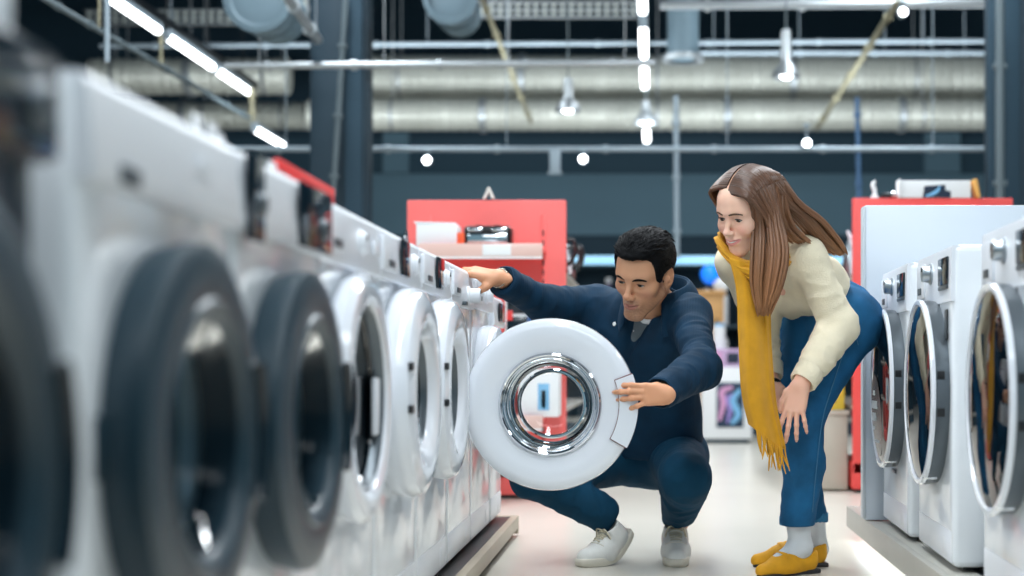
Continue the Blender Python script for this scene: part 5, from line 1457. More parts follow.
# hair: a close cap plus short tufts swept back
HC = Sculpt(); HC.M = HM
HC.ell((0, -0.024, 0.040), (0.081, 0.098, 0.086), 0.01); HC.ell((0, 0.042, 0.088), (0.056, 0.050, 0.024), 0.03); HC.ell((0.0, -0.01, 0.098), (0.062, 0.075, 0.027), 0.03)
for s_ in (-1, 1): HC.ell((s_ * 0.060, 0.014, 0.040), (0.0165, 0.036, 0.046), 0.02)
HC.box((0, 0.100, -0.012), (0.12, 0.052, 0.086), 0.02, 0.012, True)                       # face
HC.box((0, 0.046, -0.072), (0.12, 0.060, 0.055), 0.01, 0.010, True)
HC.box((0, -0.02, -0.090), (0.15, 0.14, 0.055), 0.01, 0.012, True)                         # nape line
for s_ in (-1, 1):
    HC.ell((s_ * 0.082, -0.004, -0.012), (0.02, 0.026, 0.034), 0.006, True)
HC.field(lambda x, y, z: -0.0016 * noise3(np.stack([x, y, z], axis=1).astype(np.float64), 2, 3, 150.0))
Vh, Qh = HC.build(0.003); Vh, Qh = keep_main(Vh, Qh, 0.1); Vh = relax(Vh, Qh, 1, 0.3)
rnd = np.random.RandomState(4)
Lh = Vh @ Hi[:3, :3].T + Hi[:3, 3]
cand = np.nonzero((Lh[:, 2] > 0.035))[0]; ids = rnd.choice(cand, 1900, replace=False)
cen = np.array((0, -0.02, 0.02)); tv, tq = [Vh], [Qh]; off = len(Vh)
for i_ in ids:
    p = Lh[i_]; nrm = (p - cen) / np.linalg.norm(p - cen)
    comb = np.array((0.25 * np.sign(p[0]) * (abs(p[0]) > 0.03) + rnd.normal(0, 0.25), -0.55 + 0.9 * (p[1] > 0.045) * rnd.uniform(0, 0.6), 0.15 - 0.9 * (p[2] < 0.07))); comb -= nrm * (comb @ nrm); comb /= np.linalg.norm(comb) + 1e-9
    l = rnd.uniform(0.014, 0.024) * (1.15 if p[2] > 0.09 else 0.75); lift = rnd.uniform(0.02, 0.22) if p[2] > 0.08 else rnd.uniform(0.02, 0.15)
    side = np.cross(nrm, comb); r0 = rnd.uniform(0.0013, 0.0024); pts = []
    for (t, rr_s) in ((0, 1.0), (0.5, 0.9), (0.85, 0.5), (1.0, 0.06)):
        c0 = p - nrm * 0.002 + comb * l * t + nrm * (lift * l * math.sin(t * 1.9) - 0.0035 * t * t)
        for k in range(5):
            a = 2 * PI * k / 5; pts.append(c0 + (side * math.cos(a) + nrm * 0.7 * math.sin(a)) * r0 * rr_s)
    W = np.array(pts) @ np.array(HM.to_3x3()).T + np.array(HM.translation); tv.append(W)
    q = [[off + 5 * j + k, off + 5 * j + (k + 1) % 5, off + 5 * (j + 1) + (k + 1) % 5, off + 5 * (j + 1) + k] for j in range(3) for k in range(5)]
    tq.append(np.array(q)); off += 20
np_obj('hair', np.concatenate(tv), np.concatenate(tq), BLACKHAIR, man, mo)

# shoes: x to the toe, y across, z up; the ball of the foot bends
def bend(Lp, bx, ang, w=0.11):
    """roll the heel part up about the ball of the foot along an even curve"""
    out = Lp.copy(); t = np.maximum(bx - Lp[:, 0], 0.0); k = ang / w
    th = k * np.minimum(t, w); ex = np.maximum(t - w, 0.0)
    cx = bx - np.sin(th) / k - ex * np.cos(th); cz = (1 - np.cos(th)) / k + ex * np.sin(th)
    m = Lp[:, 0] < bx
    out[:, 0] = np.where(m, cx + Lp[:, 2] * np.sin(th), Lp[:, 0]); out[:, 2] = np.where(m, cz + Lp[:, 2] * np.cos(th), Lp[:, 2])
    return out
def sole_mesh(length, wid, h, z0=0.0, n=64, inset=0.0):
    o = []
    for k in range(n):
        a = 2 * PI * k / n; u = math.cos(a); v = math.sin(a)
        x = length * (0.5 + 0.5 * u); t = x / length
        w = wid * (0.40 + 0.12 * t - 0.02 * math.sin(PI * t * 2) ) 
        o.append((x, w * (abs(v) ** 0.62) * (1 if v > 0 else -1)))
    return o
def sneaker(M, ang, parent, origin):
    A = Sculpt()
    A.cone((0.048, 0, 0.045), (0.15, 0, 0.040), 0.036, 0.042, 0.02); A.cone((0.15, 0, 0.036), (0.232, 0.0, 0.026), 0.043, 0.034, 0.03)
    A.cone((0.055, 0, 0.06), (0.050, 0, 0.098), 0.036, 0.038, 0.03); A.cone((0.075, 0, 0.064), (0.17, 0, 0.042), 0.033, 0.031, 0.04)
    A.cut((0.13, 0, 0.006), (0, 0, -1), 0.3, 0.003); A.cut((0.05, 0, 0.100), (-0.10, 0, 1), 0.085, 0.004)
    A.cone((0.052, 0, 0.07), (0.05, 0, 0.13), 0.028, 0.031, 0.004, True)
    V, Q = A.build(0.004); V, Q = keep_main(V, Q, 0.1); V = relax(V, Q, 2, 0.4); Mn = np.array(M)
    tree = BVHTree.FromPolygons([Vector(v) for v in V], [tuple(int(i) for i in q) for q in Q])
    W = bend(V, 0.185, ang) @ Mn[:3, :3].T + Mn[:3, 3]
    sh = np_obj('shoe', W, Q, CANVAS, parent, origin); sh['label'] = 'white canvas lace-up shoe'
    out = sole_mesh(0.272, 0.094, 0.03); n = len(out); lev = [(0.0, 0.93), (0.004, 1.0), (0.024, 1.02), (0.028, 0.97)]
    Vs = []; 
    NX = 1
    for z, sc_ in lev:
        for (x, y) in out: Vs.append(((x - 0.136) * sc_ + 0.132, y * sc_, z))
    Vs = np.array(Vs); Qs = []
    for i in range(len(lev) - 1):
        for k in range(n): Qs.append((i * n + k, i * n + (k + 1) % n, (i + 1) * n + (k + 1) % n, (i + 1) * n + k))
    for lv in (0, len(lev) - 1):
        for k in range(1, n // 2): 
            a, b, c0, d = k, k + 1, n - k - 1, n - k
            Qs.append((lv * n + a, lv * n + b, lv * n + c0, lv * n + (d % n)))
        Qs.append((lv * n + 0, lv * n + 1, lv * n + n - 1, lv * n + 0)) if False else None
    Ws = bend(Vs, 0.185, ang) @ Mn[:3, :3].T + Mn[:3, 3]
    np_obj('sole', Ws, np.array(Qs), SOLE, sh, origin)
    # toe seam, laces, bow
    def put(pts): return [Vector(M @ Vector(tuple(p))) - Vector(origin) for p in bend(np.array(pts, dtype=float), 0.185, ang)]
    def top(x, y):
        h_ = tree.ray_cast(Vector((x, y, 0.2)), Vector((0, 0, -1)))[0]
        return h_.z if h_ else 0.08
    for k in range(6):
        x = 0.098 + k * 0.018; w = 0.024 - 0.001 * k; s_ = 1 if k % 2 else -1
        bm = NB(); ys = np.linspace(-w, w, 9)
        add_tube(bm, put([(x + 0.004 * s_ * (y / w), y, top(x, y) + 0.0025) for y in ys]), 0.0042, 8, True, 0.5, M.to_3x3() @ Vector((1, 0, 0))); mesh_obj('lace', bm, LACE, sh)
    for s_ in (-1, 1):
        bm = NB(); add_tube(bm, put(catmull([(0.086, 0, top(0.086, 0) + 0.005), (0.098, s_ * 0.022, top(0.09, 0.02) + 0.012), (0.115, s_ * 0.036, top(0.11, 0.03) - 0.002), (0.100, s_ * 0.028, top(0.1, 0.03) - 0.002), (0.088, 0, top(0.088, 0) + 0.006)], 18)), 0.003, 7); mesh_obj('lace_bow', bm, LACE, sh)
    bm = NB(); add_tube(bm, put([(0.200 - 0.010 * abs(y / 0.03) ** 2, y, top(0.200 - 0.010 * abs(y / 0.03) ** 2, y) + 0.0005) for y in np.linspace(-0.036, 0.036, 13)]), 0.0018, 6); mesh_obj('toe_seam', bm, SOLE, sh)
    return sh
def foot_matrix(toe, dirx, scale=1.0, length=0.272):
    d = Vector((dirx[0], dirx[1], 0)).normalized(); y = Vector((0, 0, 1)).cross(d)
    M = Matrix((d, y, Vector((0, 0, 1)))).transposed().to_4x4()
    return Matrix.Translation(Vector(toe) - d * length * scale) @ M @ Matrix.Scale(scale, 4)
tL = P(677, 568.5, 5.11); tL.z = 0.001
sneaker(foot_matrix(tL, Vector((0.02, -1, 0)), 1.0), 0.30, man, mo)
tR = P(577, 568, 5.12); tR.z = 0.001
sneaker(foot_matrix(tR, Vector((-0.76, -0.65, 0)), 1.0), 0.78, man, mo)
# bracelet on the right wrist
bm = NB(); d = (wrR - elR).normalized(); a_, b_ = frame(d); c0 = wrR + d * 0.008 - mo
for k in range(22):
    t = 2 * PI * k / 22; q = c0 + (a_ * math.cos(t) + b_ * math.sin(t)) * 0.031
    bmesh.ops.create_uvsphere(bm, u_segments=8, v_segments=6, radius=0.0042, matrix=Matrix.Translation(q))
add_tube(bm, [c0 + (a_ * math.cos(2 * PI * k / 30) + b_ * math.sin(2 * PI * k / 30)) * 0.031 for k in range(31)], 0.0018, 6, False)
mesh_obj('bracelet', bm, SILVER, man)

# ================================================================ the bending woman
KNIT = mat('cream_knit', srgb(242, 230, 202), 0.9, var=0.06, vscale=18, bump=0.35, bscale=260)
DENIM = mat('blue_denim', srgb(28, 92, 136), 0.85, spec=0.25, var=0.28, vscale=8, bump=0.3, bscale=420)
DENIMH = mat('denim_hem', srgb(52, 116, 156), 0.85, spec=0.25, var=0.25, vscale=60, bump=0.3, bscale=420)
SCARF = mat('yellow_wool', srgb(210, 150, 20), 0.9, var=0.08, vscale=22, bump=0.25, bscale=420, sheen=0.15)
SOCK = mat('white_sock', srgb(216, 220, 224), 0.85, bump=0.3, bscale=300)
LOAF = mat('yellow_suede', srgb(224, 160, 22), 0.75, var=0.08, vscale=30, bump=0.1, bscale=300)
DKSOLE = mat('dark_shoe_sole', srgb(44, 44, 48), 0.6)
BROWNH = mat('brown_hair', (1, 1, 1, 1), 0.4, spec=0.45, vcol='Col')
BROWNB = mat('brown_brow', srgb(84, 58, 42), 0.6)
TEETH = mat('teeth', srgb(236, 232, 226), 0.25)

wo = Vector((0.56, 5.02, 0.0))
S = Sculpt()
HW = head_matrix(P(746.5, 210.5, 4.72), math.radians(27), math.radians(26), math.radians(18), 1.05)
wx = lambda v: HW @ Vector(v)
hipN, hipF = P(849, 322, 5.02), P(810, 322, 5.17)                   # near leg is her left
knN, knF = P(803, 414, 4.86), P(789, 412, 5.05)
anN, anF = P(799, 533, 4.97), P(815, 535, 5.17)
pelw = (hipN + hipF) / 2 + Vector((0.035, 0.03, 0.03))
shN, shF = P(806, 257, 4.83), P(734, 262, 5.02); shw = (shN + shF) / 2
nbw = P(768, 240, 4.88)
elN, wrN = P(840, 326, 4.86), P(802, 383, 4.745)
elF, wrF = P(764, 322, 5.05), P(770, 378, 4.95)
chw = pelw.lerp(shw, 0.55)
S.cone(pelw, chw, 0.085, 0.085, 0.04); S.cone(chw, shw, 0.085, 0.065, 0.04); S.cone(shN, shF, 0.045, 0.045, 0.04); S.cone(hipN, hipF, 0.07, 0.07, 0.04)
for a, b, c_ in ((shN, elN, wrN), (shF, elF, wrF)):
    S.cone(a, b, 0.040, 0.034, 0.02); S.cone(b, c_, 0.033, 0.023, 0.02)
for a, b, c_ in ((hipN, knN, anN), (hipF, knF, anF)):
    S.cone(a, b, 0.07, 0.046, 0.02); S.cone(b, c_, 0.044, 0.030, 0.02)
S.cone(shw, nbw, 0.06, 0.052, 0.03); S.cone(nbw, wx((0, -0.03, -0.05)), 0.050, 0.046, 0.02)
S.M = HW; head_ops(S, True, True, 0.0050); S.M = Matrix.Identity(4)
# near hand spread on the knee, back to the viewer, thumb towards the picture's left
HN_M = basis(P(800, 386, 4.735), Vector((-0.26, -0.10, -1)), Vector((-0.12, -1, 0.28)), 0.93, left=True)
S.M = HN_M
tn = hand_ops(S, ((0.10, 0.22, 0.2), (0.08, 0.22, 0.2), (0.1, 0.22, 0.2), (0.12, 0.25, 0.2)), (0.08, -0.06, -0.22, -0.42), ((0.030, 0.036, -0.004), (0.064, 0.046, -0.010), (0.092, 0.044, -0.016)), 0.97)
S.M = Matrix.Identity(4); S.cone(wrN, HN_M @ Vector((-0.005, 0, 0)), 0.023, 0.020, 0.015)
HF_M = basis(P(771, 382, 4.945), Vector((0.05, -0.25, -1)), Vector((-0.6, -1, 0.28)), 0.9)
S.M = HF_M
tf_ = hand_ops(S, ((0.25, 0.4, 0.3), (0.25, 0.4, 0.3), (0.25, 0.4, 0.3), (0.3, 0.4, 0.3)), (0.06, 0.0, -0.08, -0.2), ((0.030, 0.036, -0.008), (0.062, 0.046, -0.02), (0.088, 0.040, -0.03)), 0.86)
S.M = Matrix.Identity(4); S.cone(wrF, HF_M @ Vector((-0.005, 0, 0)), 0.023, 0.020, 0.015)
hc_ = np.array(HW.translation); h1 = np.array(HN_M @ Vector((0.08, 0, 0))); h2 = np.array(HF_M @ Vector((0.08, 0, 0)))
V, Q = S.build(0.0075, [(hc_ - 0.14, hc_ + 0.14, 0.0021), (h1 - (0.07, 0.06, 0.12), h1 + (0.07, 0.06, 0.12), 0.0023), (h2 - (0.06, 0.07, 0.12), h2 + (0.06, 0.06, 0.12), 0.0032)])
V, Q = keep_main(V, Q, 0.2); V = relax(V, Q, 2, 0.4)
Hw = np.array(HW.inverted()); L = V @ Hw[:3, :3].T + Hw[:3, 3]
inhead = np.linalg.norm(L, axis=1) < 0.18
skw = srgb(240, 192, 168)[:3]
col = np.tile(np.array(skw), (len(V), 1)); hcol = head_colour(L, skw, srgb(206, 124, 120)[:3], None, srgb(226, 146, 132)[:3], True)
col[inhead] = hcol[inhead]; col[~inhead] *= np.array((1.0, 0.94, 0.92))
woman = np_obj('person', V, Q, SKINM, None, wo, col); woman.location = wo
tag(woman, 'smiling woman bending forward in cream sweater, blue jeans and long yellow scarf', 'person')
eye_parts(HW, woman, wo, (0.05, 0.035, 0.025), (0.05, 1.0, -0.35), LASH, BROWNB, True, 1.15, 0.0050)
nails(HN_M, tn, woman, wo, NAILM, (0, 0, 1))
bm = NB(); pts = [wx((x, 0.0915 - 15 * x * x, -0.0650 + 0.008 * (abs(x) / 0.031) ** 1.5)) - wo for x in np.linspace(-0.022, 0.022, 11)]
add_tube(bm, pts, [0.0008 + 0.0030 * math.sin(PI * i / 10) for i in range(11)], 8, True, 0.7); mesh_obj('teeth', bm, TEETH, woman)

# sweater
W = Sculpt(); wfwd = (shF - shN).cross(Vector((0, 0, 1))); wfwd = -wfwd.normalized() if wfwd.y > 0 else wfwd.normalized()
saxs = (shF - shN).normalized(); td = (shw - pelw).normalized()
for s_ in (-1, 1):
    W.cone(pelw + saxs * s_ * 0.05 + td * 0.10, chw + saxs * s_ * 0.055, 0.088, 0.090, 0.05); W.cone(chw + saxs * s_ * 0.055, shw + saxs * s_ * 0.08, 0.090, 0.068, 0.05)
W.cone(shN, shF, 0.062, 0.060, 0.05); W.cone(shw, nbw, 0.07, 0.062, 0.04)
W.cone(shN, elN, 0.062, 0.056, 0.03); W.cone(elN, wrN, 0.056, 0.043, 0.025); W.cone(elN, elN.lerp(wrN, 0.6), 0.057, 0.050, 0.02)
W.cone(shF, elF, 0.060, 0.054, 0.03); W.cone(elF, wrF, 0.054, 0.040, 0.02)
for w_, e_ in ((wrN, elN), (wrF, elF)):
    d = (w_ - e_).normalized(); W.cut(w_ - d * 0.006, d, 0.075); W.cone(w_ - d * 0.05, w_ + d * 0.06, 0.030, 0.030, 0.004, True)
W.cone(nbw + (nbw - shw).normalized() * 0.02, wx((0, -0.03, -0.06)), 0.052, 0.06, 0.006, True)
W.cut(pelw + td * 0.115, -td, 0.26, 0.012)
W.cut(P(735, 275, 4.6), (0, 0, -1), 0.01)
wf = folds([(shN, elN, 0.9), (elN, wrN, 1.1), (shF, elF, 0.8), (elF, wrF, 0.8), (pelw, shw, 0.6)], 0.006, 41, 0.004)
garment(W, 'sweater', KNIT, woman, wo, 0.0055, [], None, 2, wf)
for w_, e_ in ((wrN, elN), (wrF, elF)):
    d = (w_ - e_).normalized(); bm = NB(); a_, b_ = frame(d); rings = []
    for (t, r) in ((-0.055, 0.044), (-0.05, 0.047), (-0.03, 0.045), (-0.006, 0.0425), (0.0, 0.039), (-0.004, 0.034), (-0.05, 0.034)):
        c0 = w_ + d * t - wo; rings.append([bm.verts.new(c0 + (a_ * math.cos(2 * PI * k / 60) + b_ * math.sin(2 * PI * k / 60)) * (r + (0.0011 if k % 2 else -0.0003) * (r > 0.036))) for k in range(60)])
    for i in range(len(rings) - 1):
        for k in range(60): bm.faces.new((rings[i][k], rings[i][(k + 1) % 60], rings[i + 1][(k + 1) % 60], rings[i + 1][k]))
    mesh_obj('cuff', bm, KNIT, woman)

# jeans
TJ = Sculpt()
TJ.cone(hipN, hipF, 0.104, 0.104, 0.05); TJ.cone(pelw + Vector((0.02, 0.03, 0.0)), pelw + td * 0.14, 0.110, 0.090, 0.05)
TJ.ell(hipN + Vector((0.035, 0.05, -0.005)), (0.085, 0.085, 0.095), 0.04); TJ.ell(hipF + Vector((0.035, 0.05, -0.005)), (0.085, 0.085, 0.095), 0.04)
TJ.cone(hipN, knN, 0.102, 0.068, 0.04); TJ.cone(hipF, knF, 0.098, 0.066, 0.04)
hemN, hemF = P(797, 525, 4.96), P(812, 521, 5.16)
TJ.chain([knN, knN.lerp(hemN, 0.45) + Vector((0.012, 0, 0)), hemN], [0.068, 0.066, 0.055], 0.03); TJ.chain([knF, knF.lerp(hemF, 0.45), hemF], [0.066, 0.062, 0.052], 0.02)
TJ.cut(hemN, (0, 0, -1), 0.09); TJ.cut(hemF, (0, 0, -1), 0.09)
TJ.cone(hemN + Vector((0, 0, 0.03)), hemN - Vector((0, 0, 0.05)), 0.047, 0.047, 0.004, True); TJ.cone(hemF + Vector((0, 0, 0.03)), hemF - Vector((0, 0, 0.05)), 0.045, 0.045, 0.004, True)
TJ.cut(pelw + td * 0.15, td, 0.22, 0.008)
jn = garment(TJ, 'jeans', DENIM, woman, wo, 0.0055, [], None, 2, folds([(hipN, knN, 0.8), (hipF, knF, 0.8), (knN, hemN, 0.7), (knF, hemF, 0.6)], 0.005, 61, 0.003)); jn['label'] = 'cropped blue jeans with turned hems'
for c_, r_ in ((hemN, 0.054), (hemF, 0.051)):
    bm = NB(); rings = []
    for (t, r) in ((0.030, r_), (0.028, r_ + 0.004), (0.004, r_ + 0.004), (0.0, r_ + 0.001), (0.0, r_ - 0.006), (0.03, r_ - 0.006)):
        rings.append([bm.verts.new(c_ - wo + Vector((math.cos(2 * PI * k / 40) * r, math.sin(2 * PI * k / 40) * r, t + 0.001 * math.sin(3 * k)))) for k in range(40)])
    for i in range(len(rings) - 1):
        for k in range(40): bm.faces.new((rings[i][k], rings[i][(k + 1) % 40], rings[i + 1][(k + 1) % 40], rings[i + 1][k]))
    mesh_obj('hem', bm, DENIMH, woman)
# side seam, belt loops and a back pocket
tree = BVHTree.FromPolygons([v.co for v in jn.data.vertices], [tuple(p_.vertices) for p_ in jn.data.polygons])
def on_cloth(px, py, off=0.002, tree=tree, o=wo):
    ro = Vector((0, 0, ZC)) - o; rd = (P(px, py, 5) - Vector((0, 0, ZC))).normalized(); h = tree.ray_cast(ro, rd)
    return None if h[0] is None else h[0] + (h[1] if h[1].dot(rd) < 0 else -h[1]) * off
def seam(name, pl, r, m, parent, n=40):
    pts = [on_cloth(q.x, q.y) for q in catmull([(a, b, 0) for a, b in pl], n)]; pts = [p for p in pts if p is not None]
    if len(pts) > 4: bm = NB(); add_tube(bm, pts, r, 6); mesh_obj(name, bm, m, parent)
STITCH = mat('pale_stitch', srgb(70, 122, 156), 0.8)
seam('side_seam', [(846, 345), (834, 380), (822, 420), (816, 470), (812, 512)], 0.0014, STITCH, jn)
seam('pocket_seam', [(842, 312), (852, 326), (858, 345)], 0.0014, STITCH, jn, 16)
# scarf: a wrap at the neck and a long tail hanging free
cols_ = [((748, 234, 5.00), (752, 262, 5.00)), ((727, 231, 4.88), (733, 262, 4.85)), ((720, 231, 4.79), (725, 254, 4.765)), ((726, 244, 4.735), (733, 268, 4.705)), ((738, 256, 4.70), (744, 277, 4.665)),
         ((753, 260, 4.70), (757, 283, 4.655)), ((769, 254, 4.74), (773, 278, 4.69)), ((784, 240, 4.85), (792, 262, 4.84)), ((781, 232, 4.96), (791, 250, 4.98)), ((762, 230, 5.02), (768, 256, 5.02))]
up_ = catmull([P(*a) for a, b in cols_], 70); lo_ = catmull([P(*b) for a, b in cols_], 70)
ctr = sum(up_ + lo_, Vector()) / 140
bm = NB(); grid = []
for i in range(70):
    row = []
    for k in range(22):
        u = k / 21; q = up_[i].lerp(lo_[i], u); o_ = q - ctr; o_.z = 0; o_.normalize()
        bul = 0.024 * math.sin(PI * u) ** 0.8 + 0.0055 * math.sin(u * 15 + i * 0.16) * math.sin(PI * u) + 0.003 * math.sin(u * 31 + i * 0.33)
        row.append(bm.verts.new(q + o_ * bul - wo))
    grid.append(row)
for i in range(69):
    for k in range(21): bm.faces.new((grid[i][k], grid[i][k + 1], grid[i + 1][k + 1], grid[i + 1][k]))
scarf = mesh_obj('scarf', bm, SCARF, woman, True, 180); scarf['label'] = 'long yellow scarf with fringe'
md = scarf.modifiers.new('th', 'SOLIDIFY'); md.thickness = 0.006; md.offset = -1
Ledge = catmull([(729, 258, 0), (736, 290, 0), (738, 335, 0), (741, 390, 0), (748, 424, 0)], 60)
Redge = catmull([(750, 262, 0), (761, 295, 0), (766, 345, 0), (772, 400, 0), (783, 452, 0)], 60)
bm = NB(); nu = 36; grid = []
for i in range(60):
    t = i / 59; row = []
    for k in range(nu):
        u = k / (nu - 1); px = Ledge[i].x + (Redge[i].x - Ledge[i].x) * u; py = Ledge[i].y + (Redge[i].y - Ledge[i].y) * u
        dep = 4.645 + 0.02 * t + 0.055 * (u - 0.35) ** 2 + (0.009 * math.sin(u * 7.0 + 1.2 + 0.9 * t) + 0.003 * math.sin(u * 13 + 2.5 * t)) * min(1, 0.25 + t * 1.2) + 0.015 * (1 - t) ** 2
        row.append(bm.verts.new(P(px, py, dep) - wo))
    grid.append(row)
for i in range(59):
    for k in range(nu - 1): bm.faces.new((grid[i][k], grid[i][k + 1], grid[i + 1][k + 1], grid[i + 1][k]))
tail_low = [grid[59][k].co.copy() for k in range(nu)]
tail = mesh_obj('scarf_tail', bm, SCARF, scarf, True, 180); md = tail.modifiers.new('th', 'SOLIDIFY'); md.thickness = 0.005; md.offset = -1
# the second fold peeping out behind
bm = NB(); grid = []
Le2 = catmull([(748, 262, 0), (756, 300, 0), (760, 350, 0), (764, 410, 0), (768, 455, 0)], 40); Re2 = catmull([(764, 266, 0), (770, 300, 0), (772, 350, 0), (777, 405, 0), (786, 448, 0)], 40)
for i in range(40):
    t = i / 39; row = []
    for k in range(14):
        u = k / 13; px = Le2[i].x + (Re2[i].x - Le2[i].x) * u; py = Le2[i].y + (Re2[i].y - Le2[i].y) * u
        row.append(bm.verts.new(P(px, py, 4.69 + 0.02 * t + 0.010 * math.sin(u * 7 + 1)) - wo))
    grid.append(row)
for i in range(39):
    for k in range(13): bm.faces.new((grid[i][k], grid[i][k + 1], grid[i + 1][k + 1], grid[i + 1][k]))
low2 = [grid[39][k].co.copy() for k in range(14)]
tl2 = mesh_obj('scarf_tail', bm, SCARF, scarf, True, 180); md = tl2.modifiers.new('th', 'SOLIDIFY'); md.thickness = 0.005; md.offset = -1
rnd = random.Random(5)
def fringe(low, n):
    for i in range(n):
        f = (i + 0.5) / n * (len(low) - 1); k = int(f); p = low[k].lerp(low[min(k + 1, len(low) - 1)], f - k)
        L_ = rnd.uniform(0.05, 0.075); sw = Vector((rnd.uniform(-0.012, 0.02), rnd.uniform(-0.012, 0.012), 0))
        bm = NB(); add_tube(bm, catmull([p + Vector((0, 0, 0.006)), p + sw * 0.3 + Vector((0, 0, -L_ * 0.4)), p + sw + Vector((0, 0, -L_))], 8), [0.0032, 0.0030, 0.0026, 0.0028, 0.003, 0.0026, 0.002, 0.0012], 7); mesh_obj('fringe_strand', bm, SCARF, scarf)
fringe(tail_low[8:], 15); fringe(low2, 6)

# socks and loafers
for an_, he in ((anN, hemN), (anF, hemF)):
    K = Sculpt(); K.cone(he + Vector((0, 0, 0.05)), an_ + Vector((0.004, 0.0, -0.04)), 0.043, 0.036, 0.02); K.cone(an_ + Vector((0.004, 0.0, -0.05)), an_ + (Vector((-0.07, -0.05, -0.088)) if an_ is anN else Vector((-0.085, -0.01, -0.07))), 0.036, 0.028, 0.03)
    garment(K, 'sock', SOCK, woman, wo, 0.005, [], None, 2, lambda x, y, z: -0.0012 * noise3(np.stack([x, y, z * 3], axis=1).astype(np.float64), 8, 2, 30.0))
def loafer(M, parent, origin):
    A = Sculpt()
    A.cone((0.042, 0, 0.035), (0.13, 0, 0.026), 0.034, 0.036, 0.03); A.cone((0.13, 0, 0.026), (0.222, 0, 0.019), 0.038, 0.022, 0.03)
    A.cone((0.036, 0, 0.045), (0.034, 0, 0.062), 0.030, 0.030, 0.02); A.cone((0.15, 0, 0.03), (0.115, 0, 0.056), 0.032, 0.024, 0.03)
    A.cut((0.12, 0, 0.007), (0, 0, -1), 0.3, 0.003)
    A.ell((0.068, 0, 0.082), (0.060, 0.031, 0.056), 0.004, True); A.cut((0.03, 0, 0.070), (0.15, 0, 1), 0.08, 0.004)
    V, Q = A.build(0.0035); V, Q = keep_main(V, Q, 0.1); V = relax(V, Q, 2, 0.4); Mn = np.array(M)
    t_ = BVHTree.FromPolygons([Vector(v) for v in V], [tuple(int(i) for i in q) for q in Q])
    sh = np_obj('shoe', V @ Mn[:3, :3].T + Mn[:3, 3], Q, LOAF, parent, origin); sh['label'] = 'yellow suede loafer'
    bm = NB(); o = sole_mesh(0.226, 0.068, 0.01)
    add_prism(bm, [(x + 0.010, y) for x, y in o], 0.0, 0.0095); bmesh.ops.transform(bm, matrix=Matrix.Translation(-Vector(origin)) @ M, verts=bm.verts); mesh_obj('sole', bm, DKSOLE, sh)
    bm = NB(); add_box(bm, (0.032, 0, 0.006), (0.06, 0.056, 0.014), 0.004); bmesh.ops.transform(bm, matrix=Matrix.Translation(-Vector(origin)) @ M, verts=bm.verts); mesh_obj('heel', bm, DKSOLE, sh)
    def top(x, y):
        h_ = t_.ray_cast(Vector((x, y, 0.2)), Vector((0, 0, -1)))[0]; return h_.z if h_ else 0.03
    bm = NB(); add_tube(bm, [M @ Vector((0.150 - 6 * y * y, y, top(0.150 - 6 * y * y, y) + 0.001)) - Vector(origin) for y in np.linspace(-0.037, 0.037, 17)], 0.010, 10, True, 0.22, M.to_3x3() @ Vector((1, 0, 0))); mesh_obj('strap', bm, LOAF, sh)
    return sh
t1 = P(757, 576, 4.87); t1.z = 0.001; t2 = P(751, 564, 5.13); t2.z = 0.001
loafer(foot_matrix(t1, Vector((-0.80, -0.55, 0)), 1.02, 0.243), woman, wo)
loafer(foot_matrix(t2, Vector((-1.0, -0.10, 0)), 1.08, 0.243), woman, wo)
# dark bracelet on the far wrist
bm = NB(); d = (wrF - elF).normalized(); a_, b_ = frame(d); c0 = wrF + d * 0.02 - wo
add_tube(bm, [c0 + (a_ * math.cos(2 * PI * k / 28) + b_ * math.sin(2 * PI * k / 28)) * 0.028 for k in range(29)], 0.006, 8, False); mesh_obj('bracelet', bm, BLACK, woman)

# hair: a cap and long locks.  Roots lie along the parting
CP = Sculpt(); CP.M = HW
CP.ell((0, -0.022, 0.040), (0.081, 0.100, 0.088), 0.01); CP.ell((0, -0.03, 0.0), (0.078, 0.088, 0.09), 0.02)
for s_ in (-1, 1): CP.ell((s_ * 0.072, 0.0, -0.02), (0.02, 0.045, 0.06), 0.02)
CP.ell((0, 0.105, -0.030), (0.066, 0.075, 0.096), 0.012, True)
CP.box((0, 0.02, -0.16), (0.15, 0.2, 0.06), 0.01, 0.01, True)
Vc, Qc = CP.build(0.0035); Vc, Qc = keep_main(Vc, Qc, 0.1); Vc = relax(Vc, Qc, 2, 0.4)
rs = np.random.RandomState(12)
Lc = Vc @ Hw[:3, :3].T + Hw[:3, 3]
hv, hq, hcl = [Vc], [Qc], [np.where(((np.abs(Lc[:, 0]) < 0.005) & (Lc[:, 2] > 0.05))[:, None], np.array([srgb(190, 146, 120)[:3]]), np.array([srgb(60, 40, 30)[:3]]))]; off = len(Vc)
BH = np.array(srgb(88, 58, 42)[:3])
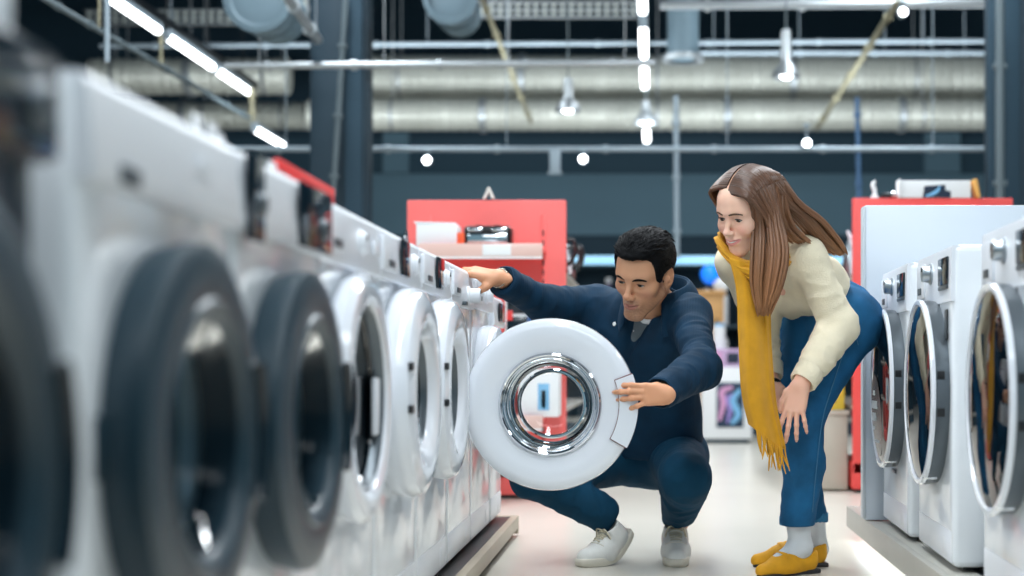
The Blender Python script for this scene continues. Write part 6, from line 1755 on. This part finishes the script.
def lock(ptsw, rads, colr, flat=0.6, seg=6):
    global off
    n = len(ptsw); P_ = np.array([tuple(p) for p in ptsw]); T_ = np.gradient(P_, axis=0); T_ /= np.linalg.norm(T_, axis=1)[:, None] + 1e-9
    vw = np.array((0.15, 1.0, 0.1)); A_ = np.cross(T_, vw); A_ /= np.linalg.norm(A_, axis=1)[:, None] + 1e-9; B_ = np.cross(T_, A_)
    V_ = []
    for i in range(n):
        for k in range(seg):
            t = 2 * PI * k / seg; V_.append(P_[i] + (A_[i] * math.cos(t) + B_[i] * math.sin(t) * flat) * rads[i])
    hv.append(np.array(V_)); hq.append(np.array([[off + seg * j + k, off + seg * j + (k + 1) % seg, off + seg * (j + 1) + (k + 1) % seg, off + seg * (j + 1) + k] for j in range(n - 1) for k in range(seg)]))
    g = np.linspace(0, 1, n).repeat(seg)[:, None]
    hcl.append(colr[None, :] * (0.62 + 0.6 * g) + np.array([srgb(150, 104, 62)[:3]]) * 0.75 * g ** 2); off += n * seg  # golden highlight of warm light painted into the lock ends
def scalp(th, ph, up=1.03):
    """th: round from the parting down the side, ph: front to back"""
    return (math.sin(th) * 0.082 * up, -0.022 + math.sin(ph) * (0.102 if ph > 0 else 0.092) * up, 0.040 + math.cos(th) * math.cos(ph) * 0.090 * up)
def make_locks(n, side, phr, keys, spread, r0, tw=1.0):
    for _ in range(n):
        u = rs.uniform(0, 1); ph = phr[0] + (phr[1] - phr[0]) * u
        j = rs.normal(0, 1, 3)
        pts = [wx(scalp(side * 0.045, ph, 0.985)), wx(scalp(side * 0.60, ph * 0.96, 1.01)), wx(scalp(side * 1.22, ph * 0.86, 1.03))]
        v = rs.uniform(-1, 1); w_ = rs.uniform(-1, 1)
        for (a, b, Yk, sx, sy, sd) in keys:
            pts.append(P(a + sx * (v * 0.75 + (u - 0.5) * tw * 1.2), b + sy * (w_ * 0.4), Yk + sd * (w_ + 0.3 * j[2])))
        n_ = 20; cv = catmull(pts, n_); rr = [r0 * (0.55 + 0.6 * math.sin(PI * min(1, 0.12 + i / (n_ - 1) * 0.88))) * (1 if i < n_ - 1 else 0.3) for i in range(n_)]
        lock(cv, rr, BH * rs.uniform(0.72, 1.32))
# near side: over the ear and down in front of the shoulder
make_locks(115, 1, (1.12, -0.25), [(768, 225, 4.655, 12, 4, 0.016), (770, 255, 4.63, 15, 6, 0.02), (767, 285, 4.62, 13, 8, 0.02), (764, 312, 4.625, 6, 12, 0.012)], 0, 0.0058)
# back: over the shoulder blades
make_locks(120, 1, (-0.1, -1.1), [(790, 205, 4.74, 10, 8, 0.03), (810, 222, 4.80, 12, 9, 0.03), (825, 239, 4.86, 12, 8, 0.03), (840, 253, 4.90, 6, 8, 0.02)], 0, 0.0062)
make_locks(45, 1, (-0.2, -0.9), [(784, 222, 4.70, 8, 5, 0.02), (794, 236, 4.74, 10, 6, 0.02), (803, 243, 4.78, 10, 6, 0.02)], 0, 0.0058)
# far side: tucked behind the cheek and under the scarf
make_locks(75, -1, (0.95, -0.9), [(735, 225, 4.87, 6, 5, 0.02), (748, 245, 4.95, 8, 6, 0.02), (760, 262, 5.0, 8, 8, 0.02)], 0, 0.0058)
hair = np_obj('hair', np.concatenate(hv), np.concatenate(hq), BROWNH, woman, wo, np.concatenate(hcl)); hair['label'] = 'long straight brown hair parted on top'

# ================================================================ light, sky, camera
def area(name, loc, rot, sx, sy, power, col=(0.9, 0.96, 1.0)):
    L = bpy.data.lights.new(name, 'AREA'); L.shape = 'RECTANGLE'; L.size = sx; L.size_y = sy; L.energy = power; L.color = col
    o = bpy.data.objects.new(name, L); C.objects.link(o); o.location = loc; o.rotation_euler = rot
    return o
# the rows of ceiling lights (those above and behind the viewer included), then one added uplight
area('ceiling_or_fill_light', (-0.085, 3.0, 3.75), (0, 0, 0), 0.5, 6.4, 205)
area('ceiling_or_fill_light', (-0.085, 8.2, 3.75), (0, 0, 0), 0.5, 3.6, 70)
area('ceiling_or_fill_light', (-4.3, 4.5, 3.8), (0, math.radians(-35), 0), 0.5, 6.0, 150)
area('ceiling_or_fill_light', (4.1, 4.5, 3.8), (0, math.radians(35), 0), 0.5, 6.0, 75)
area('ceiling_or_fill_light', (-0.1, -1.5, 4.2), (math.radians(38), 0, 0), 5.0, 1.5, 75)
area('ceiling_or_fill_light', (-2.6, 10.5, 5.2), (0, 0, 0), 0.6, 6.0, 300)
area('ceiling_or_fill_light', (2.2, 10.5, 5.2), (0, 0, 0), 0.6, 6.0, 300)
area('ceiling_or_fill_light', (0.0, 14.2, 2.4), (math.radians(138), 0, 0), 8, 0.4, 240)  # added fill: an unseen uplight that brightens the ducts from below

w = bpy.data.worlds.new('world'); bpy.context.scene.world = w; w.use_nodes = True
bgn = w.node_tree.nodes['Background']
bgn.inputs[0].default_value = (0.38, 0.64, 0.76, 1); bgn.inputs[1].default_value = 0.5

cam = bpy.data.cameras.new('camera'); co = bpy.data.objects.new('camera', cam); C.objects.link(co)
co.location = (0, 0, ZC); co.rotation_euler = (PI / 2, 0, 0)
cam.sensor_fit = 'HORIZONTAL'; cam.sensor_width = 36; cam.lens = 36 * F / 1024
cam.shift_x = (512 - CX) / 1024; cam.shift_y = (CY - 288) / 1024
cam.clip_start = 0.05; cam.clip_end = 100
cam.dof.use_dof = True; cam.dof.focus_distance = 4.75; cam.dof.aperture_fstop = 1.8
sc = bpy.context.scene; sc.camera = co
sc.view_settings.view_transform = 'Standard'; sc.view_settings.look = 'None'; sc.view_settings.gamma = 1.0
sc.view_settings.use_curve_mapping = False; sc.view_settings.exposure = 0.0
sc.cycles.max_bounces = 8; sc.cycles.transparent_max_bounces = 12
